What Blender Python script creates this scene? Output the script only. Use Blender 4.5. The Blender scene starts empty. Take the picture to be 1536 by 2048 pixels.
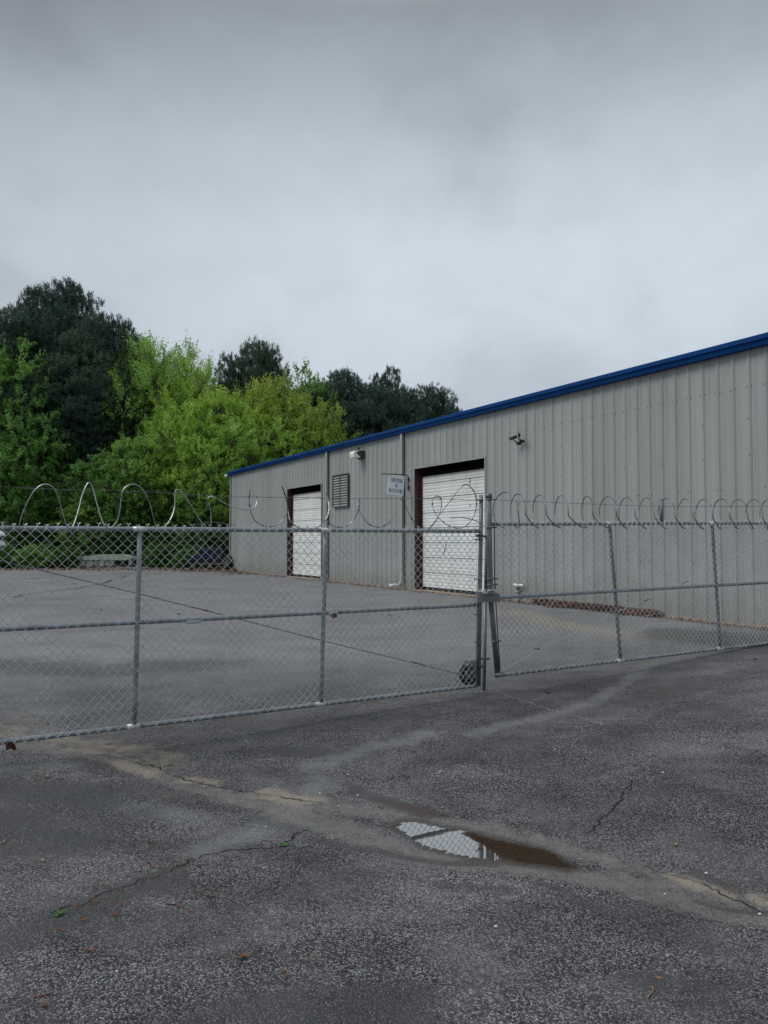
import bpy, math, random
import numpy as np
from mathutils import Vector, Matrix
random.seed(7); rng = np.random.default_rng(11)
SC = bpy.context.scene; COL = SC.collection; R = math.radians
# ------------------------------------------------------------------ camera, sky, sun, exposure
F = 1537.0; CAMZ = 1.86; PITCH = math.atan(59/F)
cam = bpy.data.cameras.new('camera'); camo = bpy.data.objects.new('camera', cam); COL.objects.link(camo)
camo.location = (0, 0, CAMZ); camo.rotation_euler = (R(90)+PITCH, 0, 0)
cam.sensor_fit = 'HORIZONTAL'; cam.sensor_width = 36; cam.lens = 36*F/1536; cam.clip_start = .05; cam.clip_end = 2000
SC.camera = camo
SC.view_settings.view_transform = 'Standard'; SC.view_settings.look = 'None'
SC.view_settings.exposure = 0.25; SC.view_settings.gamma = 1

class NT:
    """small node-tree writer"""
    def __init__(s, nt): s.nt = nt; nt.nodes.clear()
    def n(s, typ, ins=None, **kw):
        nd = s.nt.nodes.new(typ)
        for k, v in kw.items(): setattr(nd, k, v)
        for k, v in (ins or {}).items():
            sock = nd.inputs[k]
            if isinstance(v, bpy.types.NodeSocket): s.nt.links.new(v, sock)
            else: sock.default_value = v
        return nd
    def noise(s, vec, scale, detail=3, rough=.5, **k):
        return s.n('ShaderNodeTexNoise', {'Vector': vec, 'Scale': scale, 'Detail': detail, 'Roughness': rough, **k}).outputs['Fac']
    def math(s, op, a, b=0.0, c=None, clamp=False):
        ins = {0: a, 1: b}
        if c is not None: ins[2] = c
        return s.n('ShaderNodeMath', ins, operation=op, use_clamp=clamp).outputs[0]
    def ramp(s, v, a, b, c=0.0, d=1.0, smooth=False):
        return s.n('ShaderNodeMapRange', {0: v, 1: a, 2: b, 3: c, 4: d}, clamp=True,
                   interpolation_type='SMOOTHSTEP' if smooth else 'LINEAR').outputs[0]
    def mix(s, f, a, b, mode='MIX'):
        nd = s.nt.nodes.new('ShaderNodeMix'); nd.data_type = 'RGBA'; nd.blend_type = mode; nd.clamp_factor = True
        for i, v in ((0, f), (6, a), (7, b)):
            if isinstance(v, bpy.types.NodeSocket): s.nt.links.new(v, nd.inputs[i])
            else: nd.inputs[i].default_value = (tuple(v)+(1,))[:4] if i else v
        return nd.outputs[2]
    def attr(s, name): return s.n('ShaderNodeAttribute', attribute_name=name).outputs['Fac']
    def vmul(s, v, t):
        return s.n('ShaderNodeMapping', {'Vector': v, 'Scale': t}).outputs[0]
    def pos(s): return s.n('ShaderNodeNewGeometry').outputs['Position']

SUN_EL, SUN_AZ = 50, 256          # soft glow of the hidden sun, behind and left of the camera
w = bpy.data.worlds.new('World'); SC.world = w; w.use_nodes = True
T = NT(w.node_tree)
sky = T.n('ShaderNodeTexSky', sky_type='NISHITA'); sky.sun_disc = False
sky.sun_elevation = R(SUN_EL); sky.sun_rotation = R(SUN_AZ)
tc = T.n('ShaderNodeTexCoord').outputs['Generated']
sep = T.n('ShaderNodeSeparateXYZ', {0: tc})
cl1 = T.noise(T.vmul(tc, (1, 1, 1.3)), 1.9, 3, .42)
cl2 = T.noise(T.vmul(tc, (1.2, 1, 1.6)), 4.6, 4, .5, Distortion=.4)
cl = T.math('ADD', T.math('MULTIPLY', cl1, .7), T.math('MULTIPLY', cl2, .3))
shade = T.ramp(cl, .37, .61, .78, 1.16, True)
cl3 = T.noise(T.vmul(tc, (1.5, 1, 2.2)), 9.0, 3, .5)
dv = T.n('ShaderNodeVectorMath', {0: tc, 1: (.16, .90, .40)}, operation='DOT_PRODUCT').outputs['Value']
shade = T.math('MULTIPLY', T.math('MULTIPLY', shade, T.ramp(cl3, .35, .65, .98, 1.02, True)), T.ramp(dv, .86, 1.0, .93, 1.10, True))
el = T.n('ShaderNodeValToRGB', {0: sep.outputs[2]})
cr = el.color_ramp; cr.elements[0].position = 0; cr.elements[0].color = (.435, .49, .545, 1)
for p, c in ((.20, (.44, .495, .55)), (.36, (.425, .478, .53)), (.47, (.345, .39, .435)), (.58, (.215, .243, .268)), (.66, (.44, .47, .49)), (.80, (.62, .65, .69))):
    e = cr.elements.new(p); e.color = c+(1,)
cr.elements[-1].position = 1; cr.elements[-1].color = (.80, .83, .86, 1)
cloud = T.mix(1.0, el.outputs[0], T.n('ShaderNodeCombineColor', {0: shade, 1: shade, 2: shade}).outputs[0], 'MULTIPLY')
bg1 = T.n('ShaderNodeBackground', {'Color': sky.outputs[0], 'Strength': .05})
bg2 = T.n('ShaderNodeBackground', {'Color': cloud, 'Strength': 1.0})
mixs = T.n('ShaderNodeMixShader', {0: .93, 1: bg1.outputs[0], 2: bg2.outputs[0]})
T.n('ShaderNodeOutputWorld', {'Surface': mixs.outputs[0]})
sl = bpy.data.lights.new('sun', 'SUN'); sl.energy = 1.5; sl.angle = R(28); sl.color = (1, .985, .96)
so = bpy.data.objects.new('sun', sl); COL.objects.link(so)
sdir = Vector((math.sin(R(SUN_AZ))*math.cos(R(SUN_EL)), math.cos(R(SUN_AZ))*math.cos(R(SUN_EL)), math.sin(R(SUN_EL))))
so.rotation_euler = sdir.to_track_quat('Z', 'Y').to_euler(); so.location = (0, 0, 30)

# ------------------------------------------------------------------ survey: pixel rays, ground height
def ray(px, py):
    u = (px-768)/F; v = (1024-py)/F; c, s = math.cos(PITCH), math.sin(PITCH)
    return np.array([u, c-v*s, s+v*c])
O = np.array([0, 0, CAMZ])
def at(px, py, Y):
    d = ray(px, py); return O+d*(Y/d[1])
KB = .88
_d = ray(1536, 1256); _t = (-1.364)/_d[2]; B0 = O+_d*_t; BZ = CAMZ-1.364
_v = ray(-83, 1083); BD = np.array([_v[0], _v[1], 0]); BD /= np.linalg.norm(BD)   # along the wall, away from us
BN = np.array([-BD[1], BD[0], 0]);                                                # out of the wall, towards the yard
if BN[0] > 0: BN = -BN
TR0 = np.array([.59, 4.71]); TRD = np.array([.884, -.468]); TRN = np.array([.468, .884])
def sm(x): x = np.clip(x, 0, 1); return x*x*(3-2*x)
def gh(X, Y):
    X = np.asarray(X, float); Y = np.asarray(Y, float)
    e = (X-B0[0])*BN[0]+(Y-B0[1])*BN[1]
    up = np.maximum(sm(1-(e-.1)/6.2), sm((Y-9.5)/16))
    z = .20+(BZ-.20)*up
    z = z-.10*sm((4.6-Y)/2.5)
    d = (X-TR0[0])*TRN[0]+(Y-TR0[1])*TRN[1]; a = (X-TR0[0])*TRD[0]+(Y-TR0[1])*TRD[1]
    dep = .19-.0*a
    dep = dep*sm((a+5.5)/5.0)
    z = z-dep*np.exp(-(np.where(d > 0, d/1.7, d/1.5))**2)
    return z
def gp(px, py):
    d = ray(px, py); z = .2; p = O
    for _ in range(40):
        p = O+d*((z-CAMZ)/d[2]); z = .5*z+.5*float(gh(p[0], p[1]))
    return p
def wall_hit(px, py, out=0.0):
    d = ray(px, py); b = B0+BN*out
    t = np.dot((b-O)[:2], BN[:2])/np.dot(d[:2], BN[:2]); p = O+d*t
    return float(np.dot(p-B0, BD)), float(p[2])
def W(t, out, z): return B0*np.array([1, 1, 0])+BD*t+BN*out+np.array([0, 0, z])

# ------------------------------------------------------------------ mesh helpers
class MB:
    def __init__(s): s.v = []; s.f = []; s.m = []; s.sm = []; s.n = 0; s.cur = 0
    def add(s, vs, fs, smooth=False):
        vs = np.asarray(vs, float).reshape(-1, 3); b = s.n
        s.v.append(vs); s.n += len(vs)
        for f in fs: s.f.append([i+b for i in f]); s.m.append(s.cur); s.sm.append(smooth)
    def tube(s, pts, r, k=8, cap=True, closed=False):
        P = np.asarray(pts, float); n = len(P); rr = np.broadcast_to(np.asarray(r, float), (n,))
        T_ = np.gradient(P, axis=0) if n > 2 else np.repeat((P[-1]-P[0])[None], n, 0)
        T_ /= np.linalg.norm(T_, axis=1)[:, None]+1e-12
        up = np.array([0, 0, 1.]) if abs(T_[0][2]) < .9 else np.array([1., 0, 0])
        ring = []; a = np.cross(T_[0], up); a /= np.linalg.norm(a)
        for i in range(n):
            a = a-T_[i]*np.dot(a, T_[i]); a /= np.linalg.norm(a)+1e-12; b = np.cross(T_[i], a)
            for j in range(k):
                th = 2*math.pi*j/k; ring.append(P[i]+rr[i]*(math.cos(th)*a+math.sin(th)*b))
        fs = [[i*k+j, i*k+(j+1) % k, (i+1)*k+(j+1) % k, (i+1)*k+j] for i in range(n-1) for j in range(k)]
        if cap: fs += [list(range(k))[::-1], [(n-1)*k+j for j in range(k)]]
        s.add(ring, fs, k > 4)
    def box(s, c, ax, ay, az):
        """centre and three half-axis vectors"""
        c, ax, ay, az = (np.asarray(q, float) for q in (c, ax, ay, az))
        vs = [c+i*ax+j*ay+k*az for k in (-1, 1) for j in (-1, 1) for i in (-1, 1)]
        s.add(vs, [[0, 2, 3, 1], [4, 5, 7, 6], [0, 1, 5, 4], [2, 6, 7, 3], [0, 4, 6, 2], [1, 3, 7, 5]])
    def wbox(s, t0, t1, o0, o1, z0, z1):
        s.box(W((t0+t1)/2, (o0+o1)/2, (z0+z1)/2), BD*(t1-t0)/2, BN*(o1-o0)/2, np.array([0, 0, (z1-z0)/2]))
    def quad(s, a, b, c, d): s.add([a, b, c, d], [[0, 1, 2, 3]])
    def build(s, name, mats, parent=None, bevel=0, attrs=None):
        V_ = np.concatenate(s.v) if s.v else np.zeros((0, 3))
        base = np.array(parent.matrix_world.translation) if parent is not None and '_loc' not in parent else np.zeros(3)
        if parent is not None: base = np.array(LOC[parent.name])
        me = bpy.data.meshes.new(name); me.from_pydata((V_-base).tolist(), [], s.f); me.update()
        if not isinstance(mats, (list, tuple)): mats = [mats]
        for m in mats: me.materials.append(m)
        me.polygons.foreach_set('material_index', s.m); me.polygons.foreach_set('use_smooth', s.sm)
        for k, a in (attrs or {}).items():
            at_ = me.attributes.new(k, 'FLOAT', 'POINT'); at_.data.foreach_set('value', np.asarray(a, np.float32))
        o = bpy.data.objects.new(name, me); COL.objects.link(o)
        if parent is not None: o.parent = parent
        LOC[o.name] = tuple(base)
        if bevel:
            b = o.modifiers.new('bevel', 'BEVEL'); b.width = bevel; b.segments = 2; b.limit_method = 'ANGLE'
        return o
LOC = {}
def tag(o, label=None, cat=None, group=None, kind=None):
    if label: o['label'] = label
    if cat: o['category'] = cat
    if group: o['group'] = group
    if kind: o['kind'] = kind
    return o
def thing(name, loc, label, cat, group=None):
    o = bpy.data.objects.new(name, None); COL.objects.link(o); o.location = tuple(loc); o.empty_display_size = .2
    LOC[o.name] = tuple(loc); return tag(o, label, cat, group)
def single(mb, name, mats, label, cat, group=None, base=None, **k):
    """a thing that is one mesh, its origin moved to its own base"""
    o = mb.build(name, mats, None, **k); V_ = np.concatenate(mb.v)
    b = np.array([V_[:, 0].mean(), V_[:, 1].mean(), V_[:, 2].min()]) if base is None else np.array(base)
    o.data.transform(Matrix.Translation(-Vector(b))); o.location = tuple(b); LOC[o.name] = tuple(b)
    return tag(o, label, cat, group)

# ------------------------------------------------------------------ materials
def mat(name, fn):
    m = bpy.data.materials.new(name); m.use_nodes = True; t = NT(m.node_tree)
    sh = fn(t); t.n('ShaderNodeOutputMaterial', {'Surface': sh}); return m
def pbr(t, col, rough=.5, metal=0.0, bump=None, bs=.3, bd=.01, **k):
    ins = {'Base Color': col if isinstance(col, bpy.types.NodeSocket) else tuple(col)[:3]+(1,), 'Roughness': rough, 'Metallic': metal, **k}
    if bump is not None: ins['Normal'] = t.n('ShaderNodeBump', {'Height': bump, 'Strength': bs, 'Distance': bd}).outputs[0]
    return t.n('ShaderNodeBsdfPrincipled', ins).outputs[0]
def painted(name, col, rough=.5, metal=0.0, var=.12, scale=3.0, dirt=(.05, .045, .04), dirt_amt=.15, streak=False, spec=.5):
    def fn(t):
        p = t.pos(); v = t.vmul(p, (1, 1, .12)) if streak else p
        a = t.noise(v, scale, 4); b = t.noise(p, scale*9, 3)
        c = t.mix(t.ramp(a, .3, .7, 0, 1), tuple(x*(1-var) for x in col), tuple(min(1, x*(1+var)) for x in col))
        c = t.mix(t.math('MULTIPLY', t.ramp(b, .5, .8), dirt_amt), c, dirt)
        return pbr(t, c, t.ramp(b, .2, .8, max(0, rough-.08), min(1, rough+.1)), metal, b, .08, .003, **{'Specular IOR Level': spec})
    return mat(name, fn)
galv = painted('galvanised_steel', (.27, .30, .33), .42, .65, .25, 6, (.12, .12, .13), .4)
galv_d = painted('dull_galvanised_steel', (.17, .19, .21), .5, .6, .25, 8, (.05, .05, .06), .5)
weld = painted('bright_zinc_weld', (.62, .64, .65), .45, .3, .1, 12)
wire_m = painted('galvanised_wire', (.55, .58, .58), .42, .2, .25, 4, (.1, .1, .1), .4)
razor = painted('razor_ribbon_steel', (.32, .34, .34), .45, .6, .3, 5, (.12, .12, .12), .6)
razor_d = painted('weathered_razor_steel', (.17, .18, .185), .4, .7, .3, 9, (.05, .04, .04), .6)
rust = painted('rusty_wire', (.05, .032, .026), .8, .2, .3, 9)
rust_b = painted('rusty_joint', (.20, .09, .05), .8, .1, .3, 20)
blue = painted('blue_roof_trim_paint', (.0005, .042, .165), .6, 0, .12, 1.2, (.01, .02, .05), .3, spec=.12)
trimg = painted('grey_trim_paint', (.28, .285, .275), .45, 0, .08, 2)
trimd = painted('grey_downspout_paint', (.33, .335, .32), .45, 0, .1, 2)
maroon = painted('maroon_jamb_paint', (.055, .012, .012), .55, 0, .25, 5)
blackm = painted('black_plastic', (.012, .012, .013), .4, 0, .2, 8)
darkin0 = painted('dark_header_metal', (.006, .005, .005), .7, 0, .3, 3)
darkin = mat('flat_shade_black', lambda t: t.n('ShaderNodeBsdfDiffuse', {'Color': (.006, .005, .005, 1)}).outputs[0])
rubber = painted('black_rubber', (.014, .014, .015), .75, 0, .3, 20)
whitep = painted('white_pvc', (.72, .73, .72), .35, 0, .06, 6)
conc = painted('stained_concrete_sill', (.36, .27, .19), .9, 0, .3, 5, (.08, .05, .03), .6)
bark = painted('bark', (.055, .045, .036), .95, 0, .4, 8)
bark_p = painted('pine_bark', (.07, .05, .04), .95, 0, .4, 8)
wood = painted('grey_pallet_wood', (.20, .16, .11), .85, 0, .3, 8)
bluebin = painted('blue_plastic', (.002, .009, .040), .4, 0, .3, 3, (.02, .02, .03), .5)
lichen = painted('lichen_covered_pale_panel', (.42, .46, .40), .9, 0, .35, 4, (.05, .10, .03), .9)
lens_m = painted('white_prismatic_lens', (.85, .85, .80), .2, 0, .05, 20)
signw = painted('pale_blue_white_sign_board', (.84, .88, .93), .4, 0, .04, 3)
signb = painted('blue_sign_lettering', (.006, .03, .12), .5, 0, .1, 9)

def wallfn(t):
    p = t.pos(); v = t.vmul(p, (1.5, 1.5, .05)); a = t.noise(v, 1.3, 4); b = t.noise(t.vmul(p, (1, 1, .25)), 1.1, 5, .6)
    c = t.mix(t.ramp(a, .3, .7), (.282, .300, .291), (.328, .344, .333))
    c = t.mix(t.math('MULTIPLY', t.ramp(b, .5, .75), .35), c, (.205, .212, .20))
    z = t.n('ShaderNodeSeparateXYZ', {0: p}).outputs[2]
    al = t.n('ShaderNodeVectorMath', {0: p, 1: tuple(BD)}, operation='DOT_PRODUCT').outputs['Value']
    sheet = t.n('ShaderNodeTexWhiteNoise', {'W': t.math('FLOOR', t.math('DIVIDE', al, .887))}, noise_dimensions='1D').outputs['Value']
    sv = t.ramp(sheet, 0, 1, .93, 1.05); c = t.mix(1.0, c, t.n('ShaderNodeCombineColor', {0: sv, 1: sv, 2: t.math('MULTIPLY', sv, 1.0)}).outputs[0], 'MULTIPLY')
    st = t.noise(t.vmul(p, (9, 9, .35)), 1.0, 3, .6); top = t.ramp(z, BZ+3.2, BZ+4.5)      # run-off streaks below the eave
    c = t.mix(t.math('MULTIPLY', t.math('MULTIPLY', t.ramp(st, .5, .72), .30), t.math('ADD', t.math('MULTIPLY', top, .8), .2)), c, (.13, .13, .12))
    sp = t.math('MULTIPLY', t.ramp(t.math('SUBTRACT', z, t.math('MULTIPLY', b, .5)), BZ+.35, BZ-.35), .6)   # splashed mud
    c = t.mix(sp, c, (.16, .145, .11))
    return pbr(t, c, .5, 0, b, .05, .01)
siding = mat('grey_ribbed_metal_siding', wallfn)
def doorfn(t):
    p = t.pos(); a = t.noise(t.vmul(p, (1, 1, .3)), 2.5, 5, .6); b = t.noise(p, 14, 3)
    c = t.mix(t.ramp(a, .35, .7), (.77, .80, .79), (.63, .65, .62))
    c = t.mix(t.math('MULTIPLY', t.ramp(b, .6, .75), .25), c, (.35, .33, .27))
    z = t.n('ShaderNodeSeparateXYZ', {0: p}).outputs[2]
    c = t.mix(t.math('MULTIPLY', t.ramp(z, BZ+2.2, BZ+3.3), .35), c, (.46, .44, .34))
    return pbr(t, c, .45, 0, b, .05, .003)
doorw = mat('chalky_white_door_paint', doorfn)

def leafmat(name, c1, c2, c3, trans=.25):
    def fn(t):
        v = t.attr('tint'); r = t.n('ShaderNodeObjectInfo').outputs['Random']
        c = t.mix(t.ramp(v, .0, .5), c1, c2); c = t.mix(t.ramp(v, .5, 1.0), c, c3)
        c = t.mix(1, c, t.n('ShaderNodeCombineColor', {0: t.ramp(r, 0, 1, .8, 1.15), 1: t.ramp(r, 0, 1, .88, 1.08), 2: 1.0}).outputs[0], 'MULTIPLY')
        d = t.n('ShaderNodeBsdfPrincipled', {'Base Color': c, 'Roughness': .55, 'Specular IOR Level': .3}).outputs[0]
        tr = t.n('ShaderNodeBsdfTranslucent', {'Color': c}).outputs[0]
        return t.n('ShaderNodeMixShader', {0: trans, 1: d, 2: tr}).outputs[0]
    return mat(name, fn)
lf_lime = leafmat('lime_spring_leaves', (.15, .31, .04), (.28, .49, .07), (.44, .64, .15), .45)
lf_feather = leafmat('feathery_yellow_green_leaves', (.18, .33, .05), (.33, .54, .09), (.48, .68, .17), .5)
lf_olive = leafmat('olive_spring_leaves', (.15, .23, .03), (.29, .43, .06), (.46, .56, .12), .45)
lf_green = leafmat('mid_green_leaves', (.07, .16, .03), (.15, .32, .06), (.26, .48, .11), .42)
lf_dark = leafmat('dark_understory_leaves', (.03, .08, .015), (.07, .18, .03), (.15, .32, .06), .35)
lf_pine = leafmat('pine_needles', (.026, .052, .038), (.048, .090, .062), (.085, .14, .095), .2)
lf_litter = leafmat('dead_brown_leaves', (.05, .020, .013), (.13, .048, .032), (.27, .13, .095), .05)
orange_l = leafmat('wet_orange_leaf', (.15, .05, .016), (.20, .065, .02), (.25, .09, .03), .05)
tan_l = leafmat('tan_dry_leaf', (.30, .17, .08), (.30, .18, .09), (.36, .24, .12), .05)
brown_l = leafmat('dark_brown_leaf', (.07, .03, .02), (.09, .035, .022), (.12, .05, .03), .05)
weed_m = leafmat('bright_weed_leaf', (.03, .11, .02), (.05, .16, .03), (.07, .2, .04), .2)

# ------------------------------------------------------------------ ground (one sheet to the horizon)
def vnoise(x, y, seed=0):
    xi = np.floor(x).astype(np.int64); yi = np.floor(y).astype(np.int64); fx = x-xi; fy = y-yi
    def h(a, b):
        n = (a*374761393+b*668265263+seed*1442695041) & 0xffffffff
        n = ((n ^ (n >> 13))*1274126177) & 0xffffffff
        return ((n ^ (n >> 16)) & 0xffff)/65535.
    fx = fx*fx*(3-2*fx); fy = fy*fy*(3-2*fy)
    return (h(xi, yi)*(1-fx)+h(xi+1, yi)*fx)*(1-fy)+(h(xi, yi+1)*(1-fx)+h(xi+1, yi+1)*fx)*fy
def fbm(x, y, s, o=4, seed=0):
    r = 0; a = .5
    for i in range(o): r = r+a*vnoise(x*s, y*s, seed+i); s *= 2.1; a *= .5
    return r/(1-.5**o)
def axis(a, b, st, far, g=1.16):
    c = list(np.arange(a, b+1e-6, st)); s = st
    while c[-1] < far: s = min(s*g, 12 if c[-1] > 60 else .5 if c[-1] < 16 else 3); c.append(c[-1]+s)
    s = st; lo = []
    x = a
    while x > -far: s = min(s*g, 12 if x < -60 else .5 if x > -12 else 3); x -= s; lo.append(x)
    return np.array(lo[::-1]+c)
gx = axis(-3.6, 4.2, .025, 400); gy = axis(1.7, 8.2, .025, 500)
gy = gy[gy > -60]
X, Y = np.meshgrid(gx, gy); Z = gh(X, Y)
WX = X+.35*(fbm(X, Y, 1.3, 3, 5)-.5); WY = Y+.35*(fbm(X, Y, 1.3, 3, 9)-.5)
def poly(pxs): return np.array([gp(*q)[:2] for q in pxs])
def dist_poly(P, x=None, y=None):
    x = WX if x is None else x; y = WY if y is None else y
    d = np.full(x.shape, 1e9)
    for a, b in zip(P[:-1], P[1:]):
        ab = b-a; t = np.clip(((x-a[0])*ab[0]+(y-a[1])*ab[1])/max(ab@ab, 1e-9), 0, 1)
        d = np.minimum(d, np.hypot(x-a[0]-t*ab[0], y-a[1]-t*ab[1]))
    return d
def sdf_poly(P, x, y):
    d = dist_poly(np.vstack([P, P[:1]]), x, y); ins = np.zeros(x.shape, bool)
    for a, b in zip(P, np.roll(P, -1, 0)):
        c = ((a[1] > y) != (b[1] > y)) & (x < (b[0]-a[0])*(y-a[1])/((b[1]-a[1])+1e-12)+a[0]); ins ^= c
    return np.where(ins, -d, d)
def blob(pxs, wid): return np.exp(-(dist_poly(poly(pxs))/wid)**2)
# pale silt washed along the gutter, tan in places
silt = np.maximum.reduce([blob([(0, 1492), (120, 1500), (260, 1535), (400, 1572), (560, 1620), (700, 1665), (800, 1700), (960, 1735), (1150, 1765), (1330, 1800), (1536, 1850)], .17),
    .9*blob([(620, 1600), (760, 1625), (900, 1655), (1050, 1685), (1200, 1725), (1400, 1780), (1536, 1815)], .14),
    .9*blob([(560, 1590), (640, 1610)], .2)])
tan = np.maximum.reduce([blob([(240, 1535), (300, 1550)], .12), .8*blob([(380, 1555), (430, 1560)], .12), blob([(530, 1585), (610, 1600)], .13),
    blob([(1340, 1752), (1390, 1772)], .07), .9*blob([(1420, 1775), (1470, 1790)], .06), .9*blob([(1515, 1800), (1536, 1812)], .05), .5*blob([(1180, 1700), (1290, 1715)], .05),
    .65*blob([(0, 1462), (160, 1490), (330, 1520)], .3), .45*blob([(0, 1420), (60, 1440)], .5),
    .8*blob([(1010, 1222), (1080, 1240), (1200, 1262), (1330, 1275)], .55), .35*blob([(870, 1195), (1010, 1222)], .4)])
damp_shade = np.maximum.reduce([blob([(700, 1578), (760, 1600), (860, 1628)], .07), .9*blob([(840, 1712), (1000, 1740), (640, 1680)][::2]+[(1000, 1740)], .05),
    .8*blob([(560, 1495), (640, 1500)], .12), .8*blob([(480, 1455), (540, 1468)], .12), .8*blob([(0, 1590), (160, 1600)], .3), .7*blob([(0, 1640), (110, 1680)], .3), .5*blob([(120, 1650), (300, 1620)], .12),
    blob([(60, 1850), (200, 1800), (330, 1755)], .14), .8*blob([(860, 1770), (1000, 1800)], .07), .7*blob([(1080, 1790), (1200, 1830)], .06), .5*blob([(500, 1640), (600, 1660)], .08),
    .7*blob([(0, 1330), (200, 1340), (420, 1330)], .7), .5*blob([(0, 1400), (300, 1380)], .4), 1.25*blob([(1340, 1268), (1536, 1285)], .55), .5*blob([(1150, 1430), (1500, 1340)], .22),  # strip at the right wall foot is shade painted into the asphalt
    .8*blob([(1370, 1745), (1480, 1785)], .045), .9*blob([(1400, 1810), (1536, 1835)], .035), .6*blob([(400, 2040), (800, 2048)], .25), .5*blob([(1250, 1950), (1400, 1990)], .15), .4*blob([(0, 1960), (120, 2000)], .15)])
pale = np.maximum.reduce([blob([(420, 1700), (560, 1650), (640, 1560)], .2)*.8, .8*blob([(640, 1530), (720, 1500), (860, 1470)], .22), .8*blob([(960, 1470), (1200, 1400), (1310, 1330)], .15), .7*blob([(0, 1540), (120, 1535)], .2), .6*blob([(200, 1600), (420, 1640)], .2), .5*blob([(60, 1330), (250, 1370)], .07), .7*blob([(380, 1410), (402, 1400)], .05)])
reddish = np.maximum.reduce([blob([(720, 1590), (890, 1632)], .05), .6*blob([(760, 1690), (860, 1718)], .03)])
mud_reflection_px = [(925, 1664), (940, 1664), (975, 1677), (1030, 1689), (1085, 1701), (1110, 1711), (1128, 1724), (1156, 1740), (1130, 1740), (1085, 1735), (1040, 1729), (1006, 1719), (975, 1700), (940, 1676)]  # outline of the building's dark reflection in the puddle, coloured onto the ground
pudpx = [(790, 1655), (806, 1643), (835, 1641), (868, 1650), (895, 1656), (918, 1657), (935, 1664), (960, 1668), (1030, 1688), (1085, 1699), (1104, 1710), (1125, 1721), (1155, 1738), (1128, 1742), (1070, 1732), (1035, 1729), (1000, 1723), (950, 1717), (905, 1708), (862, 1697), (828, 1682), (812, 1670)]
PP = poly(pudpx); MP = poly(mud_reflection_px)
sd = sdf_poly(PP, X+.05*(fbm(X, Y, 22, 4, 3)-.5), Y+.03*(fbm(X, Y, 22, 4, 4)-.5))-.008
PZ = float(np.mean([gh(*q) for q in PP]))                     # water level
near = np.clip(1-np.abs(sd)/.5, 0, 1)
edge = PZ+np.clip(sd*.10, -.012, .05)+.006*(fbm(X, Y, 40, 3, 21)-.5)
Z = np.where(sd < .5, edge*sm(near*1.6)+Z*(1-sm(near*1.6)), Z)
mud_reflection = np.clip(.5-sdf_poly(MP, X+.03*(fbm(X, Y, 20, 3, 7)-.5), Y+.03*(fbm(X, Y, 20, 3, 8)-.5))/.03, 0, 1)
Z = Z+mud_reflection*.0135*(sd < .1)                                      # brown end painted for the building's reflection, raised just above the water
Z = Z+.012*(fbm(X, Y, .9, 3, 30)-.5)*(sd > .5)+.0016*(fbm(X, Y, 30, 2, 31)-.5)*(X > -4)*(X < 4.5)*(Y < 9)*(sd > .02)
# cracks: one value y = f(x) in a rotated frame each
def crack(pxs, wid, seed):
    P = poly(pxs); a = P[0]; u = P[-1]-a; L = np.linalg.norm(u); u /= L; n = np.array([-u[1], u[0]])
    s = (P-a)@u; o = (P-a)@n; k = np.argsort(s); s = s[k]; o = o[k]
    S = (X-a[0])*u[0]+(Y-a[1])*u[1]; Oo = (X-a[0])*n[0]+(Y-a[1])*n[1]
    f = np.interp(S, s, o)+.07*(fbm(S, S*0, 7, 3, seed)-.5)+.035*(vnoise(S*38, S*0, seed+9)-.5)
    taper = np.clip(np.minimum(S, L-S)/.15, 0, 1)
    return np.where((S > 0) & (S < L), (Oo-f)/(wid*(.25+.75*taper)*(.15+1.3*fbm(S, S*0, 11, 3, seed+3)**1.5)), np.sign(Oo)*50.)
cracks = [crack([(60, 1850), (140, 1815), (250, 1775), (330, 1742), (400, 1712), (460, 1700), (560, 1692), (590, 1672), (615, 1658)], .010, 1),
          crack([(1150, 1676), (1185, 1660), (1210, 1640), (1235, 1610), (1252, 1585), (1265, 1560)], .009, 2),
          crack([(180, 1505), (300, 1528), (350, 1552), (420, 1572), (520, 1588), (640, 1605)], .009, 3),
          crack([(0, 1200), (70, 1186), (140, 1180), (215, 1165), (290, 1140)], .07, 4),
          crack([(0, 1161), (120, 1153), (260, 1149), (450, 1146)], .09, 5),
          crack([(1330, 1745), (1380, 1758), (1400, 1762), (1450, 1790), (1536, 1825)], .009, 6)]
chalk = [crack([(40, 1325), (180, 1318), (300, 1313), (520, 1310), (700, 1312), (830, 1322)], .013, 12), crack([(985, 1378), (1040, 1400), (1120, 1424), (1230, 1455)], .012, 13)]
def pack(lst):
    r = lst[0]
    for q in lst[1:]: r = np.where(np.abs(q) < np.abs(r), q, r)
    return np.clip(r, -60, 60)
tl = poly([(-500, 1140), (0, 1139), (120, 1137), (280, 1135), (400, 1141), (470, 1146)])
forest = np.clip((WY-np.interp(WX, tl[:, 0], tl[:, 1]))/.5+.5, 0, 1)
e_ = (X-B0[0])*BN[0]+(Y-B0[1])*BN[1]; t_ = (X-B0[0])*BD[0]+(Y-B0[1])*BD[1]
base_dirt = np.exp(-(np.clip(e_, 0, 99)/.35)**2)*(t_ > -3)*(t_ < 34)
yard = sm((Y-7.5-.2*X)/5)
v3 = np.stack([X, Y, Z], -1).reshape(-1, 3); ny, nx = X.shape
idx = np.arange(ny*nx).reshape(ny, nx)
quads = np.stack([idx[:-1, :-1], idx[:-1, 1:], idx[1:, 1:], idx[1:, :-1]], -1).reshape(-1, 4)
me = bpy.data.meshes.new('ground'); me.vertices.add(len(v3)); me.vertices.foreach_set('co', v3.ravel())
me.loops.add(quads.size); me.loops.foreach_set('vertex_index', quads.ravel().astype(np.int32))
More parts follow.
